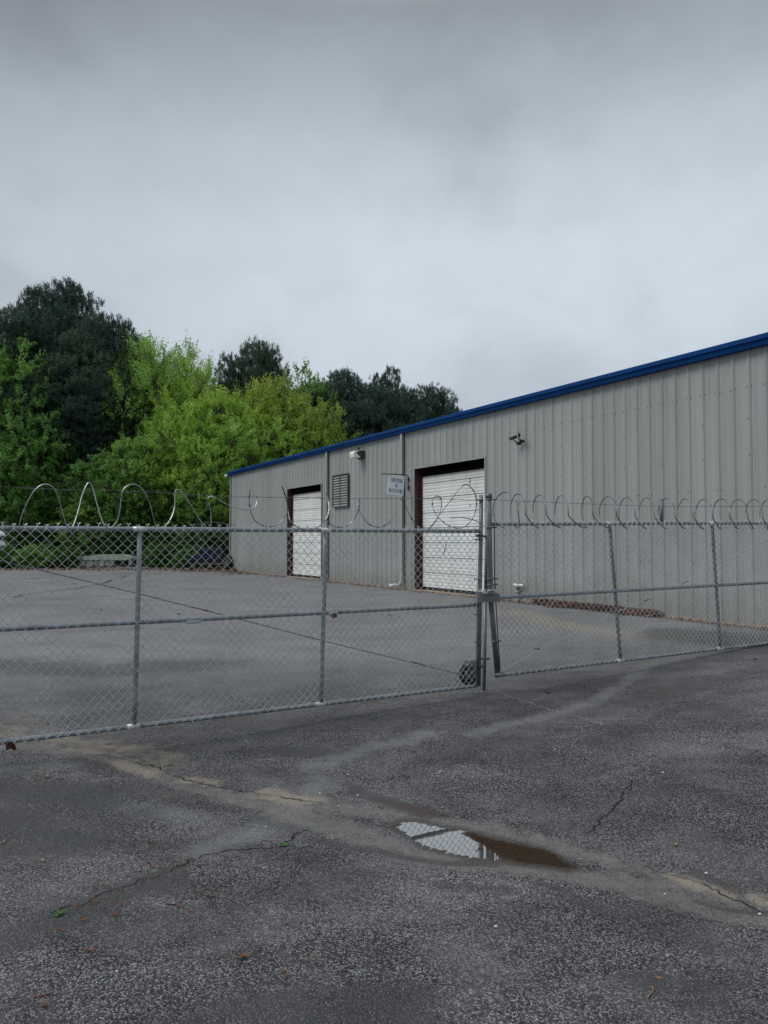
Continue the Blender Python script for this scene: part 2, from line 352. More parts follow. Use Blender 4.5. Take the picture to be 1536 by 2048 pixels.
me.polygons.add(len(quads)); me.polygons.foreach_set('loop_start', np.arange(0, quads.size, 4, dtype=np.int32)); me.polygons.foreach_set('loop_total', np.full(len(quads), 4, np.int32))
me.update(calc_edges=True); me.polygons.foreach_set('use_smooth', np.ones(len(quads), bool))
for k, a in dict(silt=silt, tanstain=tan, damp_shade=damp_shade, pale=pale, reddish=reddish, mud_reflection=mud_reflection*(sd < .012), forest=forest, yard=yard, crack=pack(cracks), chalk=pack(chalk), basedirt=base_dirt, wetedge=np.exp(-np.clip(sd, 0, 9)/.06)).items():
    at_ = me.attributes.new(k, 'FLOAT', 'POINT'); at_.data.foreach_set('value', a.ravel().astype(np.float32))
def groundfn(t):
    p = t.pos(); A = t.attr
    n1 = t.noise(p, .55, 5, .6); n2 = t.noise(p, 2.6, 5, .6); n3 = t.noise(p, 11, 4, .6); n4 = t.noise(p, 60, 3, .6)
    vo = t.n('ShaderNodeTexVoronoi', {'Vector': p, 'Scale': 118.0, 'Randomness': 1.0})
    vo2 = t.n('ShaderNodeTexVoronoi', {'Vector': p, 'Scale': 52.0, 'Randomness': 1.0})
    cell = t.n('ShaderNodeSeparateColor', {0: vo.outputs['Color']}); cell2 = t.n('ShaderNodeSeparateColor', {0: vo2.outputs['Color']})
    stone = t.math('MULTIPLY', t.math('POWER', t.ramp(cell.outputs[0], .05, 1, 0, 1), 1.7), t.ramp(vo.outputs['Distance'], .75, .40, .15, 1))
    patch = t.math('ADD', t.math('MULTIPLY', n1, .45), t.math('MULTIPLY', n2, .55))
    ragged = t.math('ADD', t.noise(p, 1.7, 6, .62, Distortion=.5), t.math('MULTIPLY', t.math('SUBTRACT', n3, .5), .30))
    open_ = t.math('MULTIPLY', t.ramp(ragged, .61, .44), 1.0)      # 1 where the binder has worn off the stones
    lo = t.mix(open_, (.055, .054, .058), (.017, .0165, .0185))
    hi = t.mix(open_, (.21, .21, .222), (.32, .325, .34))
    hi = t.mix(t.math('MULTIPLY', cell.outputs[1], .35), hi, (.22, .19, .15))
    c = t.mix(stone, lo, hi)
    wv = t.vmul(p, (1.0, 1.7, 1)); q1 = t.noise(wv, 1.15, 6, .62, Distortion=.6); q2 = t.noise(p, .33, 3, .5)
    pf = t.math('MULTIPLY', t.ramp(q1, .36, .66, .78, 1.50), t.ramp(q2, .35, .65, .78, 1.16))
    pf = t.math('MULTIPLY', pf, t.ramp(n4, .3, .7, .82, 1.16))
    big = t.math('MULTIPLY', t.ramp(cell2.outputs[0], .95, .98), t.ramp(vo2.outputs['Distance'], .5, .25))
    c = t.mix(t.math('MULTIPLY', big, .6), c, (.30, .30, .29))
    # filmed-over, drier yard surface
    yd = A('yard'); yc = t.mix(t.ramp(n1, .35, .65), (.190, .189, .198), (.262, .261, .272)); yc = t.mix(t.ramp(n3, .35, .7, 0, .5), yc, (.15, .15, .152)); yc = t.mix(t.ramp(t.noise(t.vmul(p, (.5, 2.2, 1)), .8, 5, .6, Distortion=.8), .52, .68, 0, .55), yc, (.105, .102, .106))
    
    c = t.mix(1.0, c, t.n('ShaderNodeCombineColor', {0: pf, 1: pf, 2: pf}).outputs[0], 'MULTIPLY')
    c = t.mix(t.math('MULTIPLY', yd, .74), c, yc)
    def m(name, lo_, hi_, amt):   # a stain with a ragged edge
        return t.math('MULTIPLY', t.ramp(t.math('ADD', A(name), t.math('MULTIPLY', t.math('SUBTRACT', t.math('ADD', t.math('MULTIPLY', n3, .55), t.math('MULTIPLY', n2, .45)), .5), 1.7)), lo_, hi_), amt)
    film = m('pale', .3, .85, .5); c = t.mix(film, c, (.20, .205, .205))
    s_ = m('silt', .42, .85, .66); sc_ = t.mix(t.ramp(t.math('ADD', t.math('MULTIPLY', n3, .5), t.math('MULTIPLY', n4, .5)), .35, .65), (.100, .095, .091), (.195, .188, .180)); c = t.mix(s_, c, sc_)
    tn = m('tanstain', .38, .85, .72); c = t.mix(tn, c, t.mix(t.ramp(n4, .35, .65), (.33, .285, .225), (.19, .165, .13)))
    dm = m('damp_shade', .18, .65, .80); c = t.mix(t.math('MULTIPLY', dm, t.math('SUBTRACT', 1, t.math('MULTIPLY', stone, .35))), c, (.028, .027, .028))
    rd = m('reddish', .25, .9, .7); c = t.mix(rd, c, (.05, .030, .028))
    bd_ = m('basedirt', .35, .7, .8); c = t.mix(bd_, c, t.mix(n4, (.05, .032, .02), (.11, .075, .05)))
    c = t.mix(t.math('MULTIPLY', t.ramp(t.math('ADD', A('wetedge'), t.math('MULTIPLY', t.math('SUBTRACT', n3, .5), .7)), .35, .8), .7), c, (.045, .040, .034))
    mu = A('mud_reflection'); c = t.mix(t.math('MULTIPLY', mu, .95), c, t.mix(t.ramp(n4, .3, .7), (.016, .0105, .006), (.042, .027, .014)))  # muddy brown stands in for the wall mirrored in the water
    cd = t.math('ABSOLUTE', A('crack')); ck = t.ramp(cd, 1.2, .5); ch = t.ramp(cd, 4.5, 1.0)
    c = t.mix(t.math('MULTIPLY', ch, .25), c, (.04, .04, .035)); c = t.mix(ck, c, (.010, .010, .009))
    kl = t.math('MULTIPLY', t.ramp(t.math('ABSOLUTE', A('chalk')), 1.2, .4), t.ramp(n3, .35, .6, .2, .8)); c = t.mix(t.math('MULTIPLY', kl, .6), c, (.42, .42, .42))
    fo = A('forest'); c = t.mix(fo, c, t.mix(n3, (.035, .022, .014), (.06, .045, .02)))
    wetv = dm
    rough = t.math('SUBTRACT', t.ramp(n2, .3, .7, .62, .80), t.math('MULTIPLY', wetv, .20)); rough = t.math('MAXIMUM', t.math('SUBTRACT', rough, t.ramp(q1, .5, .36, 0, .14)), .34)
    hgt = t.math('SUBTRACT', t.math('ADD', t.math('MULTIPLY', stone, .7), t.math('MULTIPLY', n4, .35)), t.math('MULTIPLY', vo.outputs['Distance'], .5))
    cover = t.math('MAXIMUM', t.math('MAXIMUM', t.math('MULTIPLY', s_, .85), mu), t.math('MULTIPLY', yd, .6))
    hgt = t.math('MULTIPLY', t.math('MULTIPLY', hgt, t.math('ADD', .45, t.math('MULTIPLY', open_, .75))), t.math('SUBTRACT', 1.05, cover)); hgt = t.math('SUBTRACT', hgt, t.math('MULTIPLY', ck, 2.0))
    return pbr(t, c, rough, 0, hgt, .9, .007, **{'Specular IOR Level': t.math('MULTIPLY', t.math('ADD', .25, t.math('MULTIPLY', wetv, .35)), t.math('SUBTRACT', 1.0, t.math('MULTIPLY', mu, .8)))})
me.materials.append(mat('worn_wet_asphalt', groundfn))
ground = bpy.data.objects.new('ground', me); COL.objects.link(ground); ground['kind'] = 'structure'
# puddle: a thin sheet of water, shoreline made by the ground rising through it
lo_, hi_ = PP.min(0)-.12, PP.max(0)+.12
mb = MB(); hull = []
cpt = PP.mean(0)
for q in PP: d = q-cpt; hull.append(list(q+d/np.linalg.norm(d)*.07)+[PZ-.002])
mb.add(hull, [list(range(len(hull)))[::-1]])
def waterfn(t):
    p = t.pos(); n = t.noise(p, 6, 2)
    return t.n('ShaderNodeBsdfPrincipled', {'Base Color': (.045, .036, .025, 1), 'Roughness': .015, 'IOR': 5.0,
              'Normal': t.n('ShaderNodeBump', {'Height': n, 'Strength': .02, 'Distance': .01}).outputs[0]}).outputs[0]
pud = mb.build('puddle', mat('still_puddle_water', waterfn)); pud['kind'] = 'structure'
if pud.data.polygons[0].normal.z < 0: pud.data.flip_normals()

# ------------------------------------------------------------------ warehouse
T0, _ = wall_hit(1740, 1083); T1, _ = wall_hit(461, 1100)
_, EZ = wall_hit(1100, 797)                                   # underside of the blue trim
EZ = EZ+.02
wh = thing('warehouse', W((T0+T1)/2, 0, BZ), 'long grey ribbed metal warehouse with blue roof edge and two white doors', 'building')
PER = .2957
def prof(t0, t1):
    """rib profile between t0 and t1: list of (t, out)"""
    pts = [(0, 0), (.112, 0), (.118, .005), (.130, .005), (.136, 0), (.160, 0), (.166, .005), (.178, .005), (.184, 0), (.206, 0), (.234, .026), (.258, .026), (.286, 0)]
    out = [(t0, 0)]; k = math.floor(t0/PER)-1
    while k*PER < t1:
        for a, o in pts:
            t = k*PER+a*PER/.2957
            if t0+.001 < t < t1-.001: out.append((t, o))
        k += 1
    out.append((t1, 0)); return out
def panel(mb, t0, t1, z0, z1):
    P = prof(t0, t1); vs = [W(t, o, z) for z in (z0, z1) for t, o in P]; n = len(P)
    mb.add(vs, [[i, i+1, n+i+1, n+i] for i in range(n-1)])
def door_rect(l, r, top):
    (a, _), (b, _) = wall_hit(l, 1000), wall_hit(r, 1000); zt = wall_hit(*top)[1]; return min(a, b), max(a, b), zt
D2 = door_rect(831, 972, (971, 916)); D1 = door_rect(576, 644, (644, 968))
D1 = (D1[0], D1[1], (D1[2]+D2[2])/2); D2 = (D2[0], D2[1], D1[2])
mb = MB(); GB = BZ+.03
cuts = [T0, D2[0], D2[1], D1[0], D1[1], T1]
panel(mb, T0, D2[0], GB, EZ); panel(mb, D2[0], D2[1], D2[2], EZ); panel(mb, D2[1], D1[0], GB, EZ); panel(mb, D1[0], D1[1], D1[2], EZ); panel(mb, D1[1], T1, GB, EZ)
# fasteners on the flats, in rows at the girts
mb.cur = 1
z_rows = [(wall_hit(1521, 769)[1], 1), (wall_hit(1360, 985)[1], .5), (BZ+1.0, .35)]
z_row2 = [wall_hit(1480, 840)[1], wall_hit(1480, 912)[1]]
k = math.floor(T0/PER)
while k*PER < T1:
    for zr, pr in z_rows:
        for off in (.205, .292):
            t = k*PER+off
            if random.random() > pr or t < T0 or t > T1 or any(d[0]-.05 < t < d[1]+.05 and zr < d[2]+.1 for d in (D1, D2)): continue
            mb.box(W(t, .004, zr+random.uniform(-.01, .01)), BD*.007, BN*.004, (0, 0, .007))
    if k % 3 == 0:
        for zr in z_row2:
            t = k*PER+.25
            if any(d[0]-.05 < t < d[1]+.05 and zr < d[2]+.1 for d in (D1, D2)): continue
            mb.box(W(t, .030, zr), BD*.007, BN*.004, (0, 0, .007))
    k += 1
mb.build('wall', [siding, blackm], wh)
# other walls and roof
mb = MB(); DP = 20.
mb.quad(W(T1, 0, GB), W(T1, -DP, GB), W(T1, -DP, EZ), W(T1, 0, EZ)); mb.quad(W(T0, 0, GB), W(T0, -DP, GB), W(T0, -DP, EZ), W(T0, 0, EZ)); mb.quad(W(T0, -DP, GB), W(T1, -DP, GB), W(T1, -DP, EZ), W(T0, -DP, EZ))
mb.build('end_wall', siding, wh)
mb = MB(); rz = EZ+.135
vs = [W(T0-.2, .10, rz), W(T1+.1, .10, rz), W(T1+.1, -DP/2, rz+.55), W(T0-.2, -DP/2, rz+.55), W(T1+.1, -DP-.1, rz), W(T0-.2, -DP-.1, rz)]
mb.add(vs, [[0, 1, 2, 3], [3, 2, 4, 5]]); mb.build('roof', trimg, wh)
# eave trim: two-facet blue gutter
mb = MB(); pf = [(.03, -.02), (.13, -.02), (.15, .055), (.18, .07), (.18, .135), (.165, .152), (.02, .16)]
n = len(pf); TE = T1+.12
joints = [T0-.2]+[q for q in np.arange(T0+3.1, TE-1, 6.1)]+[TE]
for a, b in zip(joints[:-1], joints[1:]):
    s = .0 if random.random() < .5 else .002
    vs = [W(t, o+s, EZ+z) for t in (a, b-.002) for o, z in pf]
    mb.add(vs, [[i, (i+1) % n, n+(i+1) % n, n+i] for i in range(n)]+[list(range(n)), list(range(n, 2*n))[::-1]])
mb.build('eave_gutter', blue, wh)
mb = MB(); mb.wbox(T0, T1, .0, .03, GB-.12, GB-.001); mb.build('foundation_edge', conc, wh)
mb = MB(); mb.wbox(T1-.10, T1+.03, .034, .055, GB, EZ-.02); mb.wbox(T1+.005, T1+.03, -.15, .034, GB, EZ-.02); mb.build('corner_trim', trimg, wh)
for px in (657, 808):
    t = wall_hit(px, 1000)[0]; mb = MB()
    mb.wbox(t-.055, t+.055, .028, .105, BZ+.22, EZ+.0); mb.tube([W(t, .09, BZ+.26), W(t, .13, BZ+.15), W(t, .26, BZ+.07)], .05, 6)
    for zz in (1.2, 2.6, 3.9): mb.wbox(t-.070, t+.070, .0275, .109, BZ+zz, BZ+zz+.03)
    ds = mb.build('downspout', trimd, wh)
    mb = MB(); mb.wbox(t-.075, t-.0575, .0275, .045, BZ+.05, EZ-.03); mb.build('side_shade_strip', painted('side_shade_grey', (.10, .10, .10), .8), ds)  # dark strip painted for the shaded near side of the downspout
t = wall_hit(802, 1172)[0]
mb = MB(); mb.tube([W(t, .12, BZ+.12), W(t+.12, .32, BZ+.09)], .045, 8); mb.build('drain_pipe', whitep, wh)
# doors
def door(D, labels, marks):
    t0, t1, zt = D; dep = .18
    dr = thing('loading_door_proxy', (0, 0, 0), '', '') if False else None
    mb = MB(); z = BZ+.09; sec = (zt-.02-z)/8; n_rib = 4
    # curtain sections with ribs facing the yard
    vs = []; prof_z = []
    for i in range(8):
        a = z+i*sec
        prof_z += [(a, -dep-.045), (a+.020, -dep-.045), (a+.024, -dep)]
        for j in range(n_rib):
            c = a+.03+(j+.5)*(sec-.04)/n_rib
            prof_z += [(c-.035, -dep), (c-.028, -dep-.009), (c-.004, -dep-.009), (c+.003, -dep)]
        prof_z += [(a+sec-.006, -dep)]
    n = len(prof_z); vs = [W(t, o, zz) for t in (t0-.0, t1) for zz, o in prof_z]
    mb.add(vs, [[i, i+1, n+i+1, n+i] for i in range(n-1)])
    if marks == 2:
        mb.cur = 1; (ta, za), (tb, zb) = wall_hit(888, 1110, -dep), wall_hit(893, 1088, -dep)
        mb.tube([W(ta, -dep+.006, za), W((ta+tb)/2+.02, -dep+.006, (za+zb)/2), W(tb, -dep+.006, zb)], .008, 4)
        tc_, zc = wall_hit(940, 962, -dep)
        mb.cur = 2
        for q, (h, wd) in enumerate(((.16, .012), (.07, .010), (.05, .008))):
            zz = zc-.0-(0, .62, .95)[q]; mb.box(W(tc_, -dep+.004, zz), BD*wd, BN*.002, (0, 0, h/2))
    dd = mb.build('door', [doorw, blackm, rust_b], wh)
    mb = MB(); mb.wbox(t0-.01, t1+.01, -dep-.07, -dep-.022, BZ+.03, BZ+.10); mb.build('bottom_seal', blackm, dd)
    for side in (0, 1):
        mb = MB()
        if side: mb.wbox(t1-.012, t1-.002, -dep-.03, .03, BZ+.02, zt-.003); mb.wbox(t1-.10, t1-.013, -dep+.012, -dep+.026, BZ+.02, zt-.10)
        else: mb.wbox(t0+.002, t0+.012, -dep-.03, .03, BZ+.02, zt-.003)
        jb = mb.build('door_jamb', maroon, wh)
        if side:
            for zz in (1.55, 2.1, .6):
                for oo in (-.05, -.12): m2 = MB(); m2.tube([W(t1-.012, oo, BZ+zz), W(t1-.022, oo, BZ+zz)], .012, 6); m2.build('jamb_bolt', galv, jb)
    mb = MB(); mb.wbox(t0+.013, t1-.013, -dep-.03, .03, zt-.012, zt-.002); mb.wbox(t0+.013, t1-.10, -dep+.004, -dep+.05, zt-.22, zt-.013); mb.build('door_header_shade', darkin, wh)  # near-black strip paints the shadow under the top of the opening
    mb = MB()
    mb.wbox(t0-.05, t0+.001, .034, .044, BZ+.02, zt+.05); mb.wbox(t1-.001, t1+.05, .034, .044, BZ+.02, zt+.05); mb.wbox(t0+.002, t1-.002, .034, .044, zt+.0, zt+.05)
    mb.build('door_trim', trimg, wh)
    mb = MB(); mb.wbox(t0+.01, t1-.01, -dep-.05, .10, BZ-.06, BZ+.022); mb.build('door_sill', conc, wh)
door(D2, None, 2); door(D1, None, 1)
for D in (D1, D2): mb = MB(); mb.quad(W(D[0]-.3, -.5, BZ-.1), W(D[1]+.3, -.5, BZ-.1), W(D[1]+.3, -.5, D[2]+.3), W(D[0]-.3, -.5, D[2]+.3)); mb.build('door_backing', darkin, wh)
# louvred vent
(ta, zb_), (tb, _) = wall_hit(700, 1013), wall_hit(669, 1018); zt_ = wall_hit(700, 946)[1]
ta, tb = min(ta, tb), max(ta, tb)
mb = MB(); fr = .035
mb.wbox(ta, ta+fr, .034, .09, zb_, zt_); mb.wbox(tb-fr, tb, .034, .09, zb_, zt_); mb.wbox(ta+fr, tb-fr, .034, .09, zt_-fr, zt_); mb.wbox(ta+fr, tb-fr, .034, .09, zb_, zb_+fr)
tm = (ta+tb)/2; mb.wbox(tm-.02, tm+.02, .088, .096, zb_+fr, zt_-fr)
vt = mb.build('vent', painted('dark_grey_vent_frame', (.07, .07, .072), .6), wh)
mb = MB(); ns = 12; hs = (zt_-zb_-2*fr)/ns
for i in range(ns):
    z0 = zb_+fr+i*hs
    mb.box(W(tm, .058, z0+hs*.5), BD*((tb-ta)/2-fr), (BN*.026+np.array([0, 0, -hs*.46])), (BN*.003+np.array([0, 0, .003])))
mb.build('louvre_slats', trimg, vt)
# wall pack light, twin camera, sign, corner lamp, pipes: things that hang on the wall
t, z = wall_hit(726, 910); lamp = thing('wall_light', W(t, .034, z-.15), 'bronze wall light with white prismatic lens above the louvred vent', 'wall light')
mb = MB(); mb.wbox(t-.17, t+.17, .027, .09, z-.14, z+.13)
P = [(.10, .16), (.30, .15), (.42, .02), (.42, -.0), (.10, -.17)]
mb.add([W(tt, o, z+zz) for tt in (t-.16, t+.16) for o, zz in ((.09, .12), (.19, .12), (.32, .05), (.14, -.12), (.09, -.12))],
       [[0, 1, 6, 5], [1, 2, 7, 6], [2, 3, 8, 7], [3, 4, 9, 8], [4, 0, 5, 9], [0, 4, 3, 2, 1], [5, 6, 7, 8, 9]])
mb.build('housing', painted('dark_bronze_housing', (.05, .05, .048), .5), lamp, bevel=.006)
mb = MB(); mb.add([W(tt, o, z+zz) for tt in (t-.15, t+.15) for o, zz in ((.22, .10), (.36, .095), (.41, .03), (.38, -.10), (.17, -.11))],
       [[0, 1, 6, 5], [1, 2, 7, 6], [2, 3, 8, 7], [3, 4, 9, 8], [4, 0, 5, 9], [0, 4, 3, 2, 1], [5, 6, 7, 8, 9]])
mb.build('lens', lens_m, lamp, bevel=.01)
mb = MB(); mb.tube([W(t, .16, z+.16), W(t, .16, z+.24)], .035, 8); mb.build('photocell', blackm, lamp)
# twin camera
t, z = wall_hit(1046, 880); fx = thing('security_camera', W(t, .034, z-.05), 'pair of black bullet cameras on short arms high on the grey wall', 'security camera')
for dt, dz, s in ((.07, -.02, 1), (-.13, .02, -1)):
    mb = MB(); b = W(t+dt*.55, .04, z+dz-.06); mb.tube([b, b+BN*.10+np.array([0, 0, -.0])], .035, 8); mb.tube([b+BN*.06, b+BN*.15+BD*.02*s+np.array([0, 0, .05]), b+BN*.17+BD*.05*s+np.array([0, 0, .10])], .013, 6)
    arm = mb.build('mounting_arm', blackm, fx)
    c = b+BN*.17+BD*.05*s+np.array([0, 0, .12]); ax = BN*.30+BD*.75*s*.5+np.array([0, 0, -.16]); ax = ax/np.linalg.norm(ax)
    mb = MB(); mb.tube([c-ax*.09, c-ax*.08, c+ax*.07, c+ax*.08], [.018, .030, .030, .026], 10); mb.box(c+ax*.02+np.array([0, 0, .034]), ax*.10, np.cross(ax, [0, 0, 1])*.032, (0, 0, .004))
    mb.build('camera_body', blackm, fx)
# corner lamp under the eave
p = W(T1+.16, .16, EZ-.0); mb = MB(); mb.tube([p-BD*.08, p+BD*.04], .03, 8); mb.tube([p+BD*.04, p+BD*.10-np.array([0, 0, .02]), p+BD*.14-np.array([0, 0, .05])], [.05, .075, .07], 10)
single(mb, 'corner_light', whitep, 'small white flood light at the far upper corner of the warehouse', 'light')
# white pvc vent on wall
t, z = wall_hit(1050, 1171); mb = MB()
tt = wall_hit(1034, 1171)[0]
mb.tube([W(t-.05, .09, z), W(tt, .09, z)], .034, 10); mb.tube([W(tt, .02, z+.0), W(tt, .11, z)], .038, 10)
single(mb, 'pvc_pipe', whitep, 'short horizontal white pipe stub fixed low on the grey wall', 'pipe')
t2, z2 = wall_hit(1040, 1192); mb = MB(); mb.tube([W(t2, .08, BZ+.0), W(t2, .08, z2+.05)], .034, 10)
mb.cur = 1; mb.tube([W(t2, .08, z2+.05), W(t2, .08, z2+.13)], .038, 8); mb.tube([W(t2, .08, z2+.13), W(t2, .08, z2+.30)], .022, 8)
single(mb, 'drain_riser', [whitep, trimg], 'white drain riser standing at the wall base beside dead leaves', 'pipe')
# hanging sign
tw, _ = wall_hit(816, 965, .05)
pw = W(tw, .05, 0); ys = pw[1]
zt0 = at(815, 950, ys)[2]; zb0 = at(816, 982, ys)[2]
sg = thing('hanging_sign', (pw[0], pw[1], zb0), 'white SHIPPING and RECEIVING sign hanging from a black bracket on the wall', 'sign')
mb = MB(); top = np.array([pw[0], pw[1], zt0]); outp = top+BN*.85
mb.tube([np.array([pw[0], pw[1], zb0]), top-np.array([0, 0, .05]), top+BN*.05, outp], .014, 8); mb.box(W(tw, .037, zb0+.1), BD*.03, BN*.004, (0, 0, .06)); mb.box(W(tw, .037, zt0-.12), BD*.03, BN*.004, (0, 0, .06))
mb.build('bracket', blackm, sg)
# board corners found on the vertical plane through the bracket, square to the wall
def signp(px, py):
    d = ray(px, py); n = BD; k = np.dot((pw-O)[:2], n[:2])/np.dot(d[:2], n[:2]); return O+d*k
TL, TR_, BR, BL = signp(777, 948.5), signp(809.5, 952), signp(806.5, 991.5), signp(773.5, 987)
th = BD*.004; mb = MB()
mb.add([TL+th, TR_+th, BR+th, BL+th, TL-th, TR_-th, BR-th, BL-th], [[0, 1, 2, 3], [7, 6, 5, 4], [0, 4, 5, 1], [1, 5, 6, 2], [2, 6, 7, 3], [3, 7, 4, 0]])
mb.build('board', signw, sg)
for f in (.09, .90):
    mb = MB(); q = TL+(TR_-TL)*f; mb.tube([q+np.array([0, 0, .02]), q-np.array([0, 0, .04])], .009, 5); mb.build('hook', blackm, sg)
GL = {  # serif capitals: strokes (x0,y0,x1,y1,width) on a 1x1 cell; thick stems, thin bars
 'S': [(.85, .80, .80, 1, .05), (.80, .95, .5, 1, .07), (.5, 1, .18, .88, .09), (.18, .88, .15, .70, .13), (.15, .70, .85, .38, .16), (.85, .38, .82, .12, .13), (.82, .12, .5, 0, .08), (.5, 0, .18, .06, .07), (.14, 0, .14, .26, .05)],
 'H': [(.2, 0, .2, 1, .17), (.8, 0, .8, 1, .17), (.2, .52, .8, .52, .07), (.02, 0, .38, 0, .06), (.62, 0, .98, 0, .06), (.02, 1, .38, 1, .06), (.62, 1, .98, 1, .06)],
 'I': [(.5, 0, .5, 1, .22), (.2, 0, .8, 0, .06), (.2, 1, .8, 1, .06)],
 'P': [(.25, 0, .25, 1, .17), (.05, 0, .5, 0, .06), (.05, 1, .65, 1, .06), (.65, 1, .88, .86, .10), (.88, .86, .88, .62, .16), (.88, .62, .65, .48, .10), (.65, .48, .3, .48, .06)],
 'N': [(.18, 0, .18, 1, .07), (.82, 0, .82, 1, .07), (.18, 1, .82, 0, .17), (.02, 0, .34, 0, .06), (.66, 1, .98, 1, .06), (.02, 1, .2, 1, .06)],
 'G': [(.86, .78, .84, 1, .05), (.84, .94, .5, 1, .07), (.5, 1, .2, .8, .10), (.2, .8, .13, .5, .17), (.13, .5, .2, .2, .17), (.2, .2, .5, 0, .10), (.5, 0, .82, .1, .08), (.82, 0, .82, .42, .15), (.6, .42, .98, .42, .06)],
 'R': [(.22, 0, .22, 1, .17), (.03, 0, .42, 0, .06), (.03, 1, .6, 1, .06), (.6, 1, .82, .86, .10), (.82, .86, .82, .66, .15), (.82, .66, .6, .52, .10), (.6, .52, .25, .52, .06), (.5, .52, .86, .02, .16), (.8, 0, 1, 0, .06)],
 'E': [(.22, 0, .22, 1, .17), (.03, 0, .85, 0, .07), (.03, 1, .82, 1, .07), (.22, .52, .62, .52, .06), (.62, .4, .62, .64, .05), (.85, 0, .88, .24, .05), (.82, 1, .85, .78, .05)],
 'C': [(.88, .76, .86, 1, .05), (.86, .94, .5, 1, .07), (.5, 1, .2, .8, .10), (.2, .8, .13, .5, .17), (.13, .5, .2, .2, .17), (.2, .2, .5, 0, .10), (.5, 0, .88, .16, .08)],
 'V': [(.12, 1, .5, 0, .17), (.5, 0, .86, 1, .08), (.0, 1, .3, 1, .06), (.7, 1, 1, 1, .06)],
 '&': [(.9, 0, .3, .75, .15), (.3, .75, .4, 1, .1), (.4, 1, .62, .92, .1), (.62, .92, .55, .68, .1), (.55, .68, .15, .36, .1), (.15, .36, .15, .12, .16), (.15, .12, .4, 0, .1), (.4, 0, .72, .15, .1), (.72, .15, .9, .5, .08)]}
def SP(a, b):   # board coordinates a: 0..1 from left, b: 0..1 from the top
    return (TL*(1-a)+TR_*a)*(1-b)+(BL*(1-a)+BR*a)*b
nrm = np.cross(TR_-TL, BL-TL); nrm /= np.linalg.norm(nrm)
if np.dot(nrm, O-TL) < 0: nrm = -nrm
mb = MB()
for txt, a0, a1, b0, b1 in (('SHIPPING', .17, .90, .17, .37), ('&', .46, .60, .44, .62), ('RECEIVING', .10, .94, .71, .90)):
    cw = (a1-a0)/len(txt)
    for i, chh in enumerate(txt):
        for j, (x0, y0, x1, y1, wd) in enumerate(GL[chh]):
            X0, X1 = a0+cw*(i+.06+.88*x0), a0+cw*(i+.06+.88*x1); Y0, Y1 = b1-(b1-b0)*y0, b1-(b1-b0)*y1
            p0, p1 = SP(X0, Y0), SP(X1, Y1); d = p1-p0; L = np.linalg.norm(d); d /= L
            s = np.cross(nrm, d)*wd*1.6*cw*np.linalg.norm(TR_-TL)/2; lift = nrm*(.006+.0003*j)
            mb.quad(p0+s+lift-d*.001, p1+s+lift+d*.001, p1-s+lift+d*.001, p0-s+lift-d*.001)
mb.build('lettering', signb, sg)

